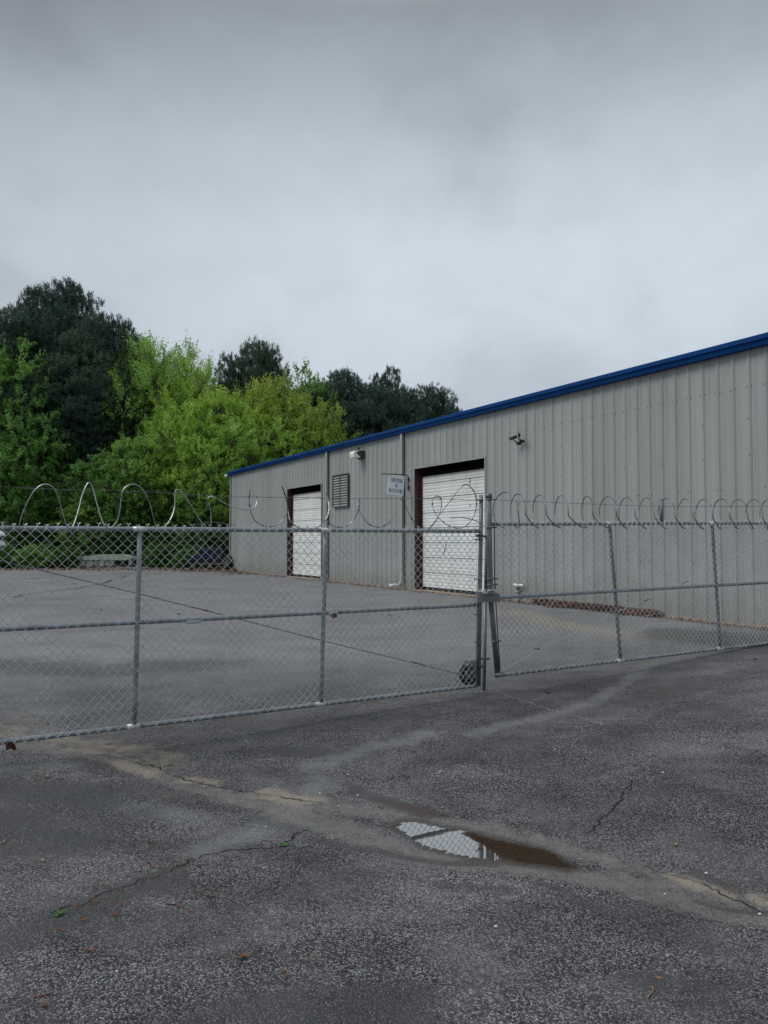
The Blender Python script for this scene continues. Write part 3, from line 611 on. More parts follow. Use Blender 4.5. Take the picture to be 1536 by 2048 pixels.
# ------------------------------------------------------------------ gates
def gate(name, TL, TR, BR, BL, posts, mid, label, ends, cap_left=None):
    """posts: (fraction at top, fraction at bottom); mid: (height fraction at left, at right)"""
    root = thing(name, (BL+BR)/2, label, 'gate')
    P = lambda a, b: (BL*(1-a)+BR*a)*(1-b)+(TL*(1-a)+TR*a)*b
    L = np.linalg.norm(TR-TL); H = np.linalg.norm(TL-BL)
    nn = np.cross(TR-TL, BL-TL); nn /= np.linalg.norm(nn)
    if np.dot(nn, O-TL) < 0: nn = -nn
    def rail(nm, a, b, r=.021):
        m = MB(); n = 40; m.tube([P(f, a*(1-f)+b*f) for f in np.linspace(0, 1, n)], r, 12)
        m.cur = 1
        for tq, bq in posts:
            m.tube([P(tq*((a+b)/2)+bq*(1-(a+b)/2)-.012, a), P(tq*((a+b)/2)+bq*(1-(a+b)/2)+.010, a)], r+.002, 12) if a == b else None
        return m.build(nm, [galv, weld], root)
    rail('top_rail', 1, 1); rail('bottom_rail', 0, 0); rail('middle_rail', mid[0], mid[1])
    for tq, bq in posts:
        m = MB()
        for b0, b1 in ((0, 1),):
            m.tube([P(bq*(1-b)+tq*b, b) for b in np.linspace(.012, .988, 8)], .021, 12)
        m.build('upright', galv if posts[0][0] < .45 and TL[0] < 0 else galv_d, root)
    # chain link: each wire a zigzag hooked into its neighbours
    pw_ = .0787; hw = pw_/2; ncol = int(L/hw); rows = int(round((H+.01)/hw)); m = MB()
    jit = np.random.default_rng(3)
    zt = jit.normal(0, .0025, (ncol+2, rows+2)); zo = jit.normal(0, .002, (ncol+2, rows+2))
    for i in range(ncol-1):
        pts = []
        for k in range(rows+1):
            odd = (k+i) % 2; a = (i+odd)*hw+(.0012 if odd else -.0012)
            b = k*hw-.008; dn = .028+(.0035 if odd else -.0035)+zo[i+odd, k]
            # bulge of a loosely stretched fabric
            dn += .010*math.sin(a*2.1+b*1.3)
            c = P(min(1, (a+zt[i+odd, k])/L), (b+zt[i, k])/H)
            pts.append(c+nn*dn)
        m.tube(pts, .0031 if TL[0] < 0 else .0036, 6, cap=False)
    kn = 0
    for i in range(0, ncol-1):
        if (i+rows) % 2: continue
        a = i*hw; c = P(a/L, rows*hw/H-.008/H)+nn*.028; up = np.array([jit.normal(0, .004), 0, .034+jit.normal(0, .004)])
        s = (TR-TL)/L
        m.tube([c, c+up], .0046, 4); m.tube([c+up*.9, c+up*1.3+s*.015], .0036, 4); m.tube([c+up*.9, c+up*1.3-s*.015], .0036, 4)
        c2 = P(a/L, -.006/H)+nn*.028
        if i % 4 == 0: m.tube([c2, c2-up*.35+s*.008], .0026, 4)
    m.build('chain_link_mesh', wire_m, root)
    for f in np.linspace(.06, .96, 13):
        for b in (1, 0):
            m = MB(); c = P(f, b); s = (TR-TL)/L; th_ = np.linspace(0, 2*math.pi, 9)
            m.tube([c+s*.004*q+nn*.026*math.cos(q)+np.array([0, 0, .026])*math.sin(q) for q in th_], .0022, 4)
            m.build('tie_wire', wire_m, root)
    return root, P, nn
def on_plane(A, B):
    """pixel -> point on the vertical plane through A and B"""
    n = np.cross((B-A)*np.array([1, 1, 0]), [0, 0, 1.]); n /= np.linalg.norm(n)
    def f(px, py, off=0.0):
        d = ray(px, py); o = n*off*(-1 if n[1] > 0 else 1)
        k = np.dot(A+o-O, n)/np.dot(d, n); return O+d*k
    return f
HG = 1.67
def gd(Hpx): return F*HG/Hpx
# left gate: from beyond the left edge to the centre
TLl, TRl = at(-64, 1056.5, gd(437)), at(957, 1062, gd(307))
BLl, BRl = at(-64, 1492, gd(437)), at(954, 1371, gd(307))
LP = on_plane(TLl, TRl)
def frac(f, px, py, A, B):
    p = f(px, py); d = (B-A); return float(np.dot(p-A, d)/np.dot(d, d))
pl = [(frac(LP, 280, 1062, TLl, TRl), frac(LP, 268, 1452, BLl, BRl)), (frac(LP, 652, 1062, TLl, TRl), frac(LP, 642, 1405, BLl, BRl))]
mid = ((1492-1263)/(1492-1056.5), (1371-1210)/(1371-1062.))
gl, PL, nL = gate('chain_link_gate', TLl, TRl, BRl, BLl, pl, mid, 'left chain link gate leaf with a wheel at its foot, under the tangled razor wire', None)
m = MB(); m.tube([PL(0, b) for b in (0, 1.28)], .03, 12); m.build('end_post', galv, gl)
tp = LP(964, 990); bt = LP(952.5, 1370)
m = MB(); m.tube([LP(962.5, 990), LP(961.5, 1080), LP(959, 1200), LP(957, 1372)], [.022, .022, .026, .024], 14); ep = m.build('end_post', galv_d, gl)
for y in (1000, 1070, 1079, 1158, 1228, 1283, 1330):
    m = MB(); c = LP(959 if y > 1150 else 961.5, y); m.tube([c-np.array([0, 0, .009]), c+np.array([0, 0, .009])], .030, 12); m.tube([c+nL*.0+(TLl-TRl)/5*.035, c+(TLl-TRl)/5*.075], .009, 6); m.build('tension_band', galv_d, gl)
m = MB(); m.tube([LP(954, 1080, .03), LP(953, 1200, .03), LP(951.5, 1366, .03)], .005, 6); m.build('tension_bar', wire_m, gl)
m = MB(); m.tube([LP(-62, 1104, -.02), LP(0, 1121, -.02), LP(280, 1188, -.02), LP(470, 1236, -.02), LP(640, 1280, -.02), LP(935, 1352, -.02)], .0045, 5)
m.cur = 1; m.tube([LP(385, 1214, -.02), LP(425, 1224, -.02)], .007, 6); m.tube([LP(822, 1323, -.02), LP(848, 1330, -.02)], .007, 6)
m.build('truss_rod', [galv_d, rust_b], gl)
m = MB(); m.tube([LP(371, 1243, .001), LP(401, 1241, .001)], .0235, 12); m.build('repair_sleeve', weld, gl); m = MB(); m.tube([LP(656, 1226.5, .001), LP(672, 1226, .001)], .0235, 12); m.build('repair_sleeve', weld, gl)
# wheel on a bracket
gm = gp(938, 1374)
wc = LP(938, 1347, -.12); ax = nL
m = MB(); s_ = (TRl-TLl)/np.linalg.norm(TRl-TLl); rr = .115
for k0, (rad, hw_) in enumerate(((rr, .026),)):
    ring = [wc+rr*.86*(math.cos(q)*s_+math.sin(q)*np.array([0, 0, 1])) for q in np.linspace(0, 2*math.pi, 25)]
    m.tube(ring, .030, 8, cap=False)
wheel = m.build('wheel', rubber, gl)
m = MB(); m.tube([wc-ax*.018, wc+ax*.018], .07, 16); m.tube([wc-ax*.045, wc+ax*.045], .014, 8); m.build('wheel_hub', galv, wheel)
m = MB(); c = LP(942, 1326, -.06); m.box(c, s_*.055, nL*.05, (0, 0, .03)); m.box(LP(948, 1336, -.04), s_*.02, nL*.03, (0, 0, .06)); m.box(LP(938, 1336, -.075), s_*.018, nL*.005, (0, 0, .075)); m.tube([LP(936, 1330, -.03), LP(966, 1334, -.03)], .012, 8); m.build('wheel_bracket', galv_d, gl)
# drop rod reaching the ground between the leaves
cd = gp(968, 1381); yd_ = cd[1]
m = MB(); m.tube([at(974, 996, yd_), at(973, 1120, yd_), at(971.5, 1200, yd_)], .022, 12); m.tube([at(970.5, 1205, yd_), at(969.5, 1300, yd_), at(968, 1383, yd_)], .019, 12)
dr = single(m, 'drop_pole', galv_d, 'middle upright pole between the gate leaves, reaching down to the asphalt', 'pole')
for y in (1073, 1317): m = MB(); m.box((LP(960, y)+at(972, y, yd_))/2, (at(976, y, yd_)-LP(955, y))/2, nL*.028, (0, 0, .012)); m.build('strap', galv_d, gl)
# right gate
TLr, TRr = at(987, 1048, gd(303)), at(1568, 1046, gd(237)*.995)
BLr, BRr = at(1000, 1350, gd(303)), at(1578, 1281, gd(237)*.995)
RP = on_plane(TLr, TRr)
pr = [(frac(RP, 1219, 1048, TLr, TRr), frac(RP, 1238, 1325, BLr, BRr)), (frac(RP, 1424, 1048, TLr, TRr), frac(RP, 1438, 1298, BLr, BRr))]
midr = ((1350-1196)/(302.), (1281-1163)/(235.))
gr, PR, nR = gate('chain_link_gate', TLr, TRr, BRr, BLr, pr, midr, 'right chain link gate leaf in front of grey wall under neat coiled razor wire', None)
m = MB(); m.tube([RP(977.5, 992), RP(979, 1100), RP(981, 1195), RP(985, 1240), RP(995, 1348)], .029, 14); m.build('end_post', galv_d, gr)
m = MB(); m.tube([PR(1, 0)-np.array([0, 0, .25]), PR(1, 1.25)], .035, 14); m.build('hinge_post', galv_d, gr)
m = MB(); m.tube([RP(977.5, 996), RP(977.5, 989), RP(977.5, 986)], [.037, .037, .02], 14); m.build('post_cap', galv_d, gr)
for y, x in ((999, 978), (1055, 978.5), (1158, 980), (1170, 980.5), (1283, 989)):
    m = MB(); c = RP(x, y); m.tube([c-np.array([0, 0, .010]), c+np.array([0, 0, .010])], .035, 12); m.tube([c+(TRr-TLr)/5*.04, c+(TRr-TLr)/5*.10], .008, 6); m.build('tension_band', galv_d, gr)
m = MB(); m.tube([RP(988.5, 1052, .03), RP(989, 1150, .03), RP(992, 1210, .03), RP(1000, 1340, .03)], .006, 6); m.build('tension_bar', rust, gr)
m = MB(); m.tube([TLr-(TRr-TLr)/60, TLr+(TRr-TLr)/120], .021, 12); m.build('corner_fitting', galv_d, gr); m = MB(); m.tube([BLr-(BRr-BLr)/90, BLr+(BRr-BLr)/120], .024, 12); m.build('corner_fitting', galv_d, gr)
m = MB(); pts = [(1003, 1343), (1100, 1289), (1230, 1226), (1350, 1174), (1426, 1133), (1536, 1080), (1566, 1064)]
m.tube([RP(x, y, -.02) for x, y in pts], .0045, 5); m.cur = 1; m.tube([RP(1287, 1203, -.02), RP(1300, 1197, -.02)], .008, 6); m.tube([RP(1362, 1168, -.02), RP(1376, 1161, -.02)], .008, 6)
m.build('truss_rod', [wire_m, rust_b], gr)
m = MB(); m.tube([PR(pr[0][0]+.0, 1)*0+RP(1323, 1048, -.035), RP(1323, 998, -.035)], .024, 12); m.build('stub_post', galv_d, gr)
# latch box, padlock, chain wire
lb = thing('latch_box', at(978, 1204, 8.25), 'grey steel latch box joining the two gate leaves', 'latch box')
m = MB(); c0, c1, c2, c3 = at(966, 1188, 8.22), at(999.5, 1187, 8.30), at(999.5, 1204, 8.30), at(966, 1204.5, 8.22); dpt = np.array([-.02, .30, .0])
m.add([c0, c1, c2, c3, c0+dpt, c1+dpt, c2+dpt, c3+dpt], [[3, 2, 1, 0], [0, 1, 5, 4], [4, 5, 6, 7], [1, 2, 6, 5], [0, 4, 7, 3]])
d0, d3 = at(954.5, 1188, 8.38), at(954.5, 1204.5, 8.38)
m.add([c0, d0, d3, c3], [[0, 1, 2, 3]]); m.add([c0, d0, c0+dpt], [[0, 1, 2]])
m.build('box', painted('grey_latch_steel', (.16, .17, .17), .5, .4), lb)
m = MB()
rs = random.Random(4)
for k in range(4):
    pts = [at(957+i*5+rs.uniform(-1, 1), 1182+rs.uniform(-3, 4)-1.5*math.sin(i*1.3+k), 8.25+.05*math.sin(i+k)) for i in range(8)]
    m.tube(pts, .004, 5)
m.build('tie_wire', weld, lb)
m = MB(); c = at(984, 1184, 8.24); m.box(c, (.028, 0, -.012), (0, .012, 0), (.008, 0, .020)); m.tube([c+np.array([.03*math.cos(q), 0, .03+.03*math.sin(q)]) for q in np.linspace(0, math.pi, 9)], .005, 6); m.build('padlock', galv_d, lb, bevel=.003)

# white domed fixture at the left edge
yl = gd(428)+.35
fxl = thing('insulator_cap', at(-2, 1094, yl), 'pair of stacked white domed caps cut by the left edge, below the top rail', 'cap')
for (ya, yb) in ((1062, 1072.5), (1080, 1092)):
    m = MB(); c = at(-6, yb, yl); hgt_ = at(-6, ya, yl)[2]-c[2]; r_ = .068
    m.tube([c, c+np.array([0, 0, .3*hgt_]), c+np.array([0, 0, .75*hgt_]), c+np.array([0, 0, hgt_])], [r_, r_*.95, r_*.75, r_*.5], 16); m.build('dome', whitep, fxl)
m = MB(); m.tube([at(-6, 1094, yl), at(-6, 1060, yl)], .012, 8); m.build('stem', blackm, fxl)

# ------------------------------------------------------------------ razor wire
def catmull(P, n=10):
    P = np.asarray(P); Q = np.vstack([2*P[0]-P[1], P, 2*P[-1]-P[-2]]); out = []
    for i in range(1, len(Q)-2):
        for t in np.arange(n)/n:
            a, b, c, d = Q[i-1:i+3]; out.append(.5*((2*b)+(c-a)*t+(2*a-5*b+4*c-d)*t*t+(3*b-a-3*c+d)*t**3))
    out.append(P[-1]); return np.array(out)
def resample(P, st):
    s = np.concatenate([[0], np.cumsum(np.linalg.norm(np.diff(P, axis=0), axis=1))]); q = np.arange(0, s[-1], st)
    return np.stack([np.interp(q, s, P[:, k]) for k in range(3)], 1)
def barbs(m, P, st, rs, size=.013):
    Q = resample(P, st)
    for i in range(1, len(Q)-1):
        t = Q[i+1]-Q[i-1]; t /= np.linalg.norm(t); a = rs.normal(size=3); a -= t*(a@t); a /= np.linalg.norm(a)
        c = Q[i]; s = size*rs.uniform(.8, 1.2)
        m.add([c-t*s*.35, c+t*s*.35, c+t*s*1.1+a*s, c-t*s*.2+a*.35*s, c-t*s*1.1+a*s], [[0, 1, 2, 3], [0, 3, 4]])
        m.add([c-t*s*.35, c+t*s*.35, c+t*s*1.1-a*s, c-t*s*.2-a*.35*s, c-t*s*1.1-a*s], [[3, 2, 1, 0], [4, 3, 0]])
def ribbon(m, P, w=.0068, th=.0018, nn=None):
    P = resample(P, .015); n = len(P); T_ = np.gradient(P, axis=0); T_ /= np.linalg.norm(T_, axis=1)[:, None]
    b = np.cross(T_, nn); b /= np.linalg.norm(b, axis=1)[:, None]+1e-9; c = np.cross(b, T_)
    f = b*.6+c*.8; g = np.cross(T_, f); v = np.stack([P+f*w+g*th, P-f*w+g*th, P-f*w-g*th, P+f*w-g*th], 1).reshape(-1, 3)
    m.add(v, [[i*4+j, i*4+(j+1) % 4, (i+1)*4+(j+1) % 4, (i+1)*4+j] for i in range(n-1) for j in range(4)], False)
runs = [  # (shiny?, pixel path, depth swing)
 (1, [(38, 1052), (44, 1030), (57, 1000), (70, 980), (86, 969), (104, 973), (116, 993), (124, 1022), (133, 1050), (139, 1059)], .15),
 (1, [(139, 1059), (147, 1050), (157, 1020), (163, 995), (172, 972), (179, 965), (187, 980), (193, 1005), (203, 1038), (212, 1054)], -.15),
 (1, [(212, 1054), (222, 1055), (235, 1040), (241, 1010), (244, 985), (254, 972), (270, 969), (286, 980), (298, 1003), (306, 1032), (312, 1054)], .15),
 (1, [(312, 1056), (330, 1052), (342, 1036), (349, 1015), (350, 990), (352, 980), (363, 983), (380, 1008), (400, 1040), (418, 1061)], -.12),
 (1, [(418, 1061), (422, 1048), (421, 1020), (415, 1003), (416, 995), (428, 994), (448, 1006), (470, 1015), (490, 1019.5), (504, 1018), (513, 1008), (512, 998), (506, 987), (501, 978)], .12),
 (0, [(501, 978), (499, 990), (499, 1008), (503, 1028), (514, 1045), (532, 1053), (552, 1051), (567, 1038), (576, 1022), (574, 1004), (570, 988), (563, 971)], -.15),
 (0, [(576, 1022), (580, 1040), (594, 1054), (615, 1061), (635, 1055), (652, 1038), (658, 1018), (656, 1000), (648, 979)], .15),
 (0, [(657, 1005), (655, 1035), (662, 1049), (678, 1055), (697, 1050), (712, 1032), (719, 1012), (719, 994)], -.12),
 (0, [(719, 994), (717, 1012), (726, 1034), (741, 1050), (760, 1054), (778, 1045), (792, 1022), (802, 997)], .12),
 (0, [(802, 997), (812, 1014), (822, 1035), (836, 1053), (852, 1060), (866, 1050), (878, 1030), (883, 1010), (881, 996), (873, 992), (866, 1000), (866, 1015), (874, 1032), (892, 1048), (910, 1056), (930, 1053), (946, 1036), (953, 1012), (951, 990), (941, 974), (930, 969), (916, 982), (900, 1003), (882, 1026), (868, 1045), (856, 1058)], -.14)]
rw = thing('razor_wire_coil', LP(450, 1056), 'stretched tangled razor wire loops on top of the left gate leaf', 'razor wire')
rs = np.random.default_rng(5)
for shiny, px, sw in runs:
    n = len(px); pts = [LP(x, y, sw*math.sin(math.pi*i/(n-1))*1.0+.01) for i, (x, y) in enumerate(px)]
    C = catmull(pts, 8); m = MB()
    ribbon(m, C, .0042 if shiny else .0044, .0026, nL)
    m.cur = 1; barbs(m, C, .17 if shiny else .085, rs, .012 if shiny else .015)
    m.build('wire_loop', [razor if shiny else painted('worn_razor_steel', (.19, .195, .20), .35, .8, .45, 7, (.06, .06, .06), .8), razor_d], rw)
m = MB(); C = catmull([LP(*q, .05) for q in [(901, 1036), (920, 1035), (935, 1037), (950, 1041), (960, 1047), (962, 1052), (957, 1060), (956, 1070)]], 8); ribbon(m, C, .007, .002, nL); m.build('wire_loop', razor_d, rw)
m = MB(); C = catmull([LP(*q) for q in [(-64, 973), (0, 974), (120, 979), (220, 981), (330, 986), (460, 993), (580, 995), (700, 997), (800, 997), (880, 998), (955, 1001)]], 10); C = resample(C, .06)+rs.normal(0, .0015, (len(resample(C, .06)), 3)); m.tube(C, .0024, 5); m.cur = 0
barbs(m, C, .13, rs, .010); single(m, 'barbed_wire', razor_d, 'single barbed wire line strung above the left gate leaf', 'barbed wire')
m = MB(); C = catmull([LP(*q, .05) for q in [(-64, 973), (20, 974), (60, 974), (100, 967), (150, 964), (178, 964), (200, 971), (222, 978), (240, 986), (262, 987), (300, 980), (330, 983)]], 10); m.tube(C, .0028, 5)
single(m, 'loose_wire', rust, 'loose rusty brown wire sagging above the left gate near the trees', 'wire')
m = MB(); C = catmull([LP(*q, .04) for q in [(-64, 1046), (0, 1044), (12, 1047), (22, 1055), (10, 1058), (-20, 1056)]], 8); m.tube(C, .0035, 5); single(m, 'loose_wire', razor_d, 'short grey wire end at the left edge twisted round the top rail', 'wire'); m = MB()
C = catmull([LP(*q, .03) for q in [(380, 1051), (420, 1045), (440, 1046), (470, 1050)]], 8); m.tube(C, .003, 5); single(m, 'loose_wire', razor_d, 'short grey wire end lying on the top rail near the warehouse corner', 'wire')
# neat coil on the right leaf
rc = thing('razor_wire_coil', RP(1270, 1050), 'neat evenly looped razor wire coil on top of the right gate leaf', 'razor wire')
loops = [(1011, 25, 985, 1056), (1036, 15, 988, 1056), (1079, 13.5, 990, 1056), (1123, 13, 991, 1056), (1174, 11, 992, 1055), (1216, 17, 993, 1056), (1254, 16, 995, 1057), (1293, 15.5, 996, 1057), (1333, 17, 997, 1057), (1371, 16, 998, 1057), (1408, 17, 999, 1058), (1443, 17, 998, 1057), (1477, 18, 999, 1057), (1508, 17, 999, 1057), (1538, 18, 999, 1058)]
pts = []; ax = (TRr-TLr)/np.linalg.norm(TRr-TLr)
for i, (cx, hw_, yt, yb) in enumerate(loops):
    nx_ = loops[i+1][0] if i+1 < len(loops) else cx+32
    for k in range(24):
        q = 2*math.pi*k/24; f = k/24
        cxx = cx+(nx_-cx)*0
        # start at the bottom (behind), climb the left side, over, down the right and across to the next
        x = cxx-hw_*math.sin(q); y = (yt+yb)/2+(yb-yt)/2*math.cos(q)
        cxx = cx if f < .78 else cx+(nx_-cx)*max(0, (f-.78)/.22)**1.1
        x = cxx-hw_*math.sin(q)*(1 if f < .5 else 1)
        pts.append(RP(x+rs.normal(0, .25), y+rs.normal(0, .2), .17*math.cos(q+1.3)))
C = catmull(pts, 3); m = MB(); m.tube(resample(C, .012), .0060, 6); m.cur = 1; barbs(m, C, .085, rs, .014); m.build('wire_loop', [painted('worn_coil_steel', (.17, .175, .18), .35, .6, .6, 9, (.05, .05, .05), .9), razor_d], rc)
m = MB(); C = resample(catmull([RP(*q) for q in [(979, 999), (1060, 1003), (1160, 1007), (1323, 1013), (1440, 1013), (1568, 1013)]], 10), .05); m.tube(C, .0026, 5); barbs(m, C, .09, rs, .009)
single(m, 'barbed_wire', razor_d, 'single barbed wire line running through the neat coil on the right', 'barbed wire')

# ------------------------------------------------------------------ small things in the yard
# leaf drift at the wall base: one uncountable drift
rl = np.random.default_rng(8)
def flecks(n, fn, size, zj, seed, curl=.5):
    r = np.random.default_rng(seed); V_ = np.zeros((n, 4, 3)); tint = np.zeros((n, 4))
    for i in range(n):
        p = fn(r); a = r.normal(size=3); a[2] *= curl; a /= np.linalg.norm(a); b = np.cross(a, [0, 0, 1]) if abs(a[2]) < .9 else np.array([1., 0, 0]); b /= np.linalg.norm(b)
        b = b*math.cos(.6*r.normal())+np.cross(a, b)*math.sin(.6*r.normal()); s = size*r.uniform(.6, 1.3)
        V_[i] = [p-a*s, p+b*s*.6, p+a*s, p-b*s*.6]; V_[i, :, 2] = np.maximum(V_[i, :, 2], p[2]-s*.3); tint[i] = r.uniform()
    m = MB(); m.add(V_.reshape(-1, 3), [[4*i, 4*i+1, 4*i+2, 4*i+3] for i in range(n)]); return m, tint.ravel()
ta, tb = wall_hit(1080, 1200)[0], wall_hit(1300, 1235)[0]; ta, tb = min(ta, tb), max(ta, tb)
def fdrift(r):
    t = ta-.35+(tb-ta+.5)*r.beta(1.25, 1.25); o = abs(r.normal(0, .20))*(.5+math.sin(t*3.1)*.3+math.sin(t*7.3)*.2)+.05; h = max(0, .12*(1-o/.6)); p = W(t, o, 0); p[2] = float(gh(p[0], p[1]))+.01+h*r.uniform(0, 1); return p
m, ti = flecks(6000, fdrift, .026, .1, 1); o = m.build('fallen_leaves', lf_litter, None, attrs={'tint': ti}); o['kind'] = 'stuff'; o['label'] = 'red-brown fallen leaves drifted against the warehouse wall'; o['category'] = 'leaves'
def fbase(r):
    t = r.uniform(T0, T1+3); o = abs(r.normal(0, .12))+.03; p = W(t, o, 0); p[2] = float(gh(p[0], p[1]))+.012; return p
m, ti = flecks(900, fbase, .03, .02, 2); o = m.build('wall_base_debris', lf_litter, None, attrs={'tint': ti}); o['kind'] = 'stuff'; o['label'] = 'thin line of dead leaf debris along the foot of the wall'; o['category'] = 'leaves'
pc = gp(440, 1143)
def ffar(r):
    p = pc+np.array([r.normal(0, .9), r.normal(0, .5), 0]); p[2] = float(gh(p[0], p[1]))+.01+abs(r.normal(0, .04)); return p
m, ti = flecks(700, ffar, .05, .02, 3); o = m.build('corner_debris', lf_litter, None, attrs={'tint': ti}); o['kind'] = 'stuff'; o['label'] = 'brown leaf debris heaped by the far warehouse corner'; o['category'] = 'leaves'
def fedge(r):
    x = r.uniform(-60, 470); p = gp(x, 1139+r.normal(0, 1.5)); p[2] += .01; return p
m, ti = flecks(1200, fedge, .06, .02, 4); o = m.build('edge_debris', lf_litter, None, attrs={'tint': ti}); o['kind'] = 'stuff'; o['label'] = 'dead leaves along the pavement edge under the trees'; o['category'] = 'leaves'
# tyre leaning on the far corner
c = W(T1-.25, .22, BZ+.37); m = MB(); axd = BN*.95+np.array([0, 0, .25]); axd /= np.linalg.norm(axd); u_ = BD; v_ = np.cross(axd, u_)
m.tube([c+.26*(math.cos(q)*u_+math.sin(q)*v_) for q in np.linspace(0, 2*math.pi, 29)], .105, 10, cap=False)
ty = thing('tyre', c-np.array([0, 0, .37]), 'black tyre leaning on the far corner of the warehouse', 'tyre'); m.build('tread', rubber, ty)
m = MB(); m.tube([c-axd*.05, c+axd*.05], .17, 18); m.build('rim', painted('grey_rim', (.10, .10, .105), .5, .4), ty)
# blue bin stack on pallets beyond the corner
Yp = gp(425, 1141)[1]+.6
def P2(px, py, dy=0): return at(px, py, Yp+dy)
pal = thing('pallet', P2(425, 1143), 'grey wooden pallet under the blue plastic bins by the far corner', 'pallet')
x0, x1 = P2(388, 1141)[0], P2(458, 1141)[0]; zb = float(gh((x0+x1)/2, Yp)); yy = Yp
for k in range(5): m = MB(); m.box(((x0+x1)/2, yy-.35+k*.25, zb+.30), ((x1-x0)/2, 0, 0), (0, .07, 0), (0, 0, .015)); m.build('deck_board', wood, pal)
for k in range(3): m = MB(); m.box((x0+.1+k*((x1-x0)/2-.1), yy+.15, zb+.21), (.05, 0, 0), (0, .55, 0), (0, 0, .07)); m.build('stringer', wood, pal)
m = MB(); m.box(((x0+x1)/2-.1, yy-.35, zb+.10), ((x1-x0)/2+.05, 0, 0), (0, .10, 0), (0, 0, .03)); m.box((x0+.15, yy-.35, zb+.05), (.25, 0, 0), (0, .14, 0), (0, 0, .05)); single(m, 'timber', blackm, 'blackened timber lying in front of the pallet by the trees', 'timber')
def bin_(xa, xb, za, zc, label, yo, grp=None):
    r = thing('storage_bin', ((xa+xb)/2, yo, za), label, 'bin'); m = MB(); hx = (xb-xa)/2; hz = (zc-za)/2
    cx = (xa+xb)/2; m.add([(cx+sx*hx*(.9 if k == 0 else 1), yo+sy*.45*(.9 if k == 0 else 1), za+2*hz*k) for k in (0, 1) for sy in (-1, 1) for sx in (-1, 1)], [[0, 2, 3, 1], [0, 1, 5, 4], [2, 6, 7, 3], [0, 4, 6, 2], [1, 3, 7, 5], [4, 5, 7, 6]])
    m.build('tub', bluebin, r, bevel=.02); m = MB(); m.box((cx, yo, zc-.03), (hx+.03, 0, 0), (0, .48, 0), (0, 0, .025)); m.build('rim', painted('faded_blue_rim', (.008, .03, .11), .4), r)
    m = MB()
    for k in range(5): m.box((xa+(k+.7)*(xb-xa)/5.4, yo-.45, (za+zc)/2), (.02, 0, 0), (0, .02, 0), (0, 0, hz*.7))
    m.build('ribs', bluebin, r)
bin_(P2(391, 0)[0], P2(446, 0)[0], zb+.32, zb+.68, 'lower wide blue plastic bin on the pallet', yy+.1)
bin_(P2(408, 0)[0], P2(447, 0)[0], zb+.68, zb+1.06, 'upper dark blue bin stacked on the wider blue bin', yy+.15)
# lichen-covered pale slabs under the trees
Ys = gp(210, 1134)[1]+.9
def S(px, py, dy=0): return at(px, py, Ys+dy)
sb = thing('slab_stack', S(210, 1132), 'stack of pale lichen-covered slabs and panels overgrown at the edge of the trees', 'slab stack')
zs = float(gh(S(210, 1130)[0], Ys)); U = (S(220, 1130)[0]-S(210, 1130)[0])/10.
def sx(px): return S(px, 1130)[0]
zt_ = S(210, 1120)[2]; ztop = S(210, 1109)[2]
rsx = random.Random(3); xs = [sx(q) for q in (163, 178, 193, 205, 215, 226, 234)]
for a, b in zip(xs[:-1], xs[1:]): m = MB(); m.box(((a+b)/2, Ys, (zs+zt_)/2), ((b-a)/2-.015, rsx.uniform(-.02, .02), 0), (0, .5+rsx.uniform(-.05, .05), 0), (0, 0, (zt_-zs)/2-.01)); m.build('panel', lichen, sb, bevel=.01)
m = MB(); m.add([(x, y, z) for y in (Ys-.55, Ys+.5) for x, z in ((sx(163), zt_+.01), (sx(268), zt_+.01), (sx(268), zt_+.10), (sx(262), zt_+.22), (sx(248), zt_+.30), (sx(246), ztop), (sx(196), ztop), (sx(190), zt_+.25), (sx(163), zt_+.2))], [list(range(9)), list(range(9, 18))[::-1]]+[[i, 9+i, 9+(i+1) % 9, (i+1) % 9] for i in range(9)])
m.build('top_slab', lichen, sb); m = MB(); m.tube([(sx(265), Ys-.4, zs+.05), (sx(265), Ys-.4, zt_+.005)], .09, 10); m.build('support_leg', lichen, sb)
m = MB(); m.box(((sx(100)+sx(280))/2, Ys-.4, zs+.02), ((sx(280)-sx(100))/2, 0, .0), (0, .1, 0), (0, 0, .05)); single(m, 'fallen_log', bark, 'long dark log lying in front of the pale slab stack', 'log')

# ground litter: each leaf, twig, weed
def leaf(px, py, size, mt, label, nm='fallen_leaf', cat='leaf', ang=None, curl=.3, asp=.35, grp='small fallen leaves on the asphalt'):
    p = gp(px, py); p[2] = float(gh(p[0], p[1]))+.008; ang = random.uniform(0, 6.28) if ang is None else ang
    u = np.array([math.cos(ang), math.sin(ang), 0]); v = np.array([-u[1], u[0], 0]); z = np.array([0, 0, 1.]); N = 7; vs = []; m = MB()
    for i in range(N):
        f = i/(N-1)*2-1; wv = size*asp*max(.04, (1-f*f))*(1+.35*math.sin(i*2.3+px)); mid_ = p+u*f*size+z*size*curl*f*f+v*size*.25*math.sin(f*2+px)
        for s in (-1, 0, 1): vs.append(mid_+v*s*wv+z*(abs(s)*wv*.6))
    fs = [[i*3+j, i*3+j+1, i*3+j+4, i*3+j+3] for i in range(N-1) for j in (0, 1)]; m.add(vs, fs, True)
    m.add([q-z*.0016-0*u for q in vs], [f[::-1] for f in fs], True)
    return single(m, nm, mt, label, cat, grp, attrs={'tint': [.5]*(2*len(vs))})
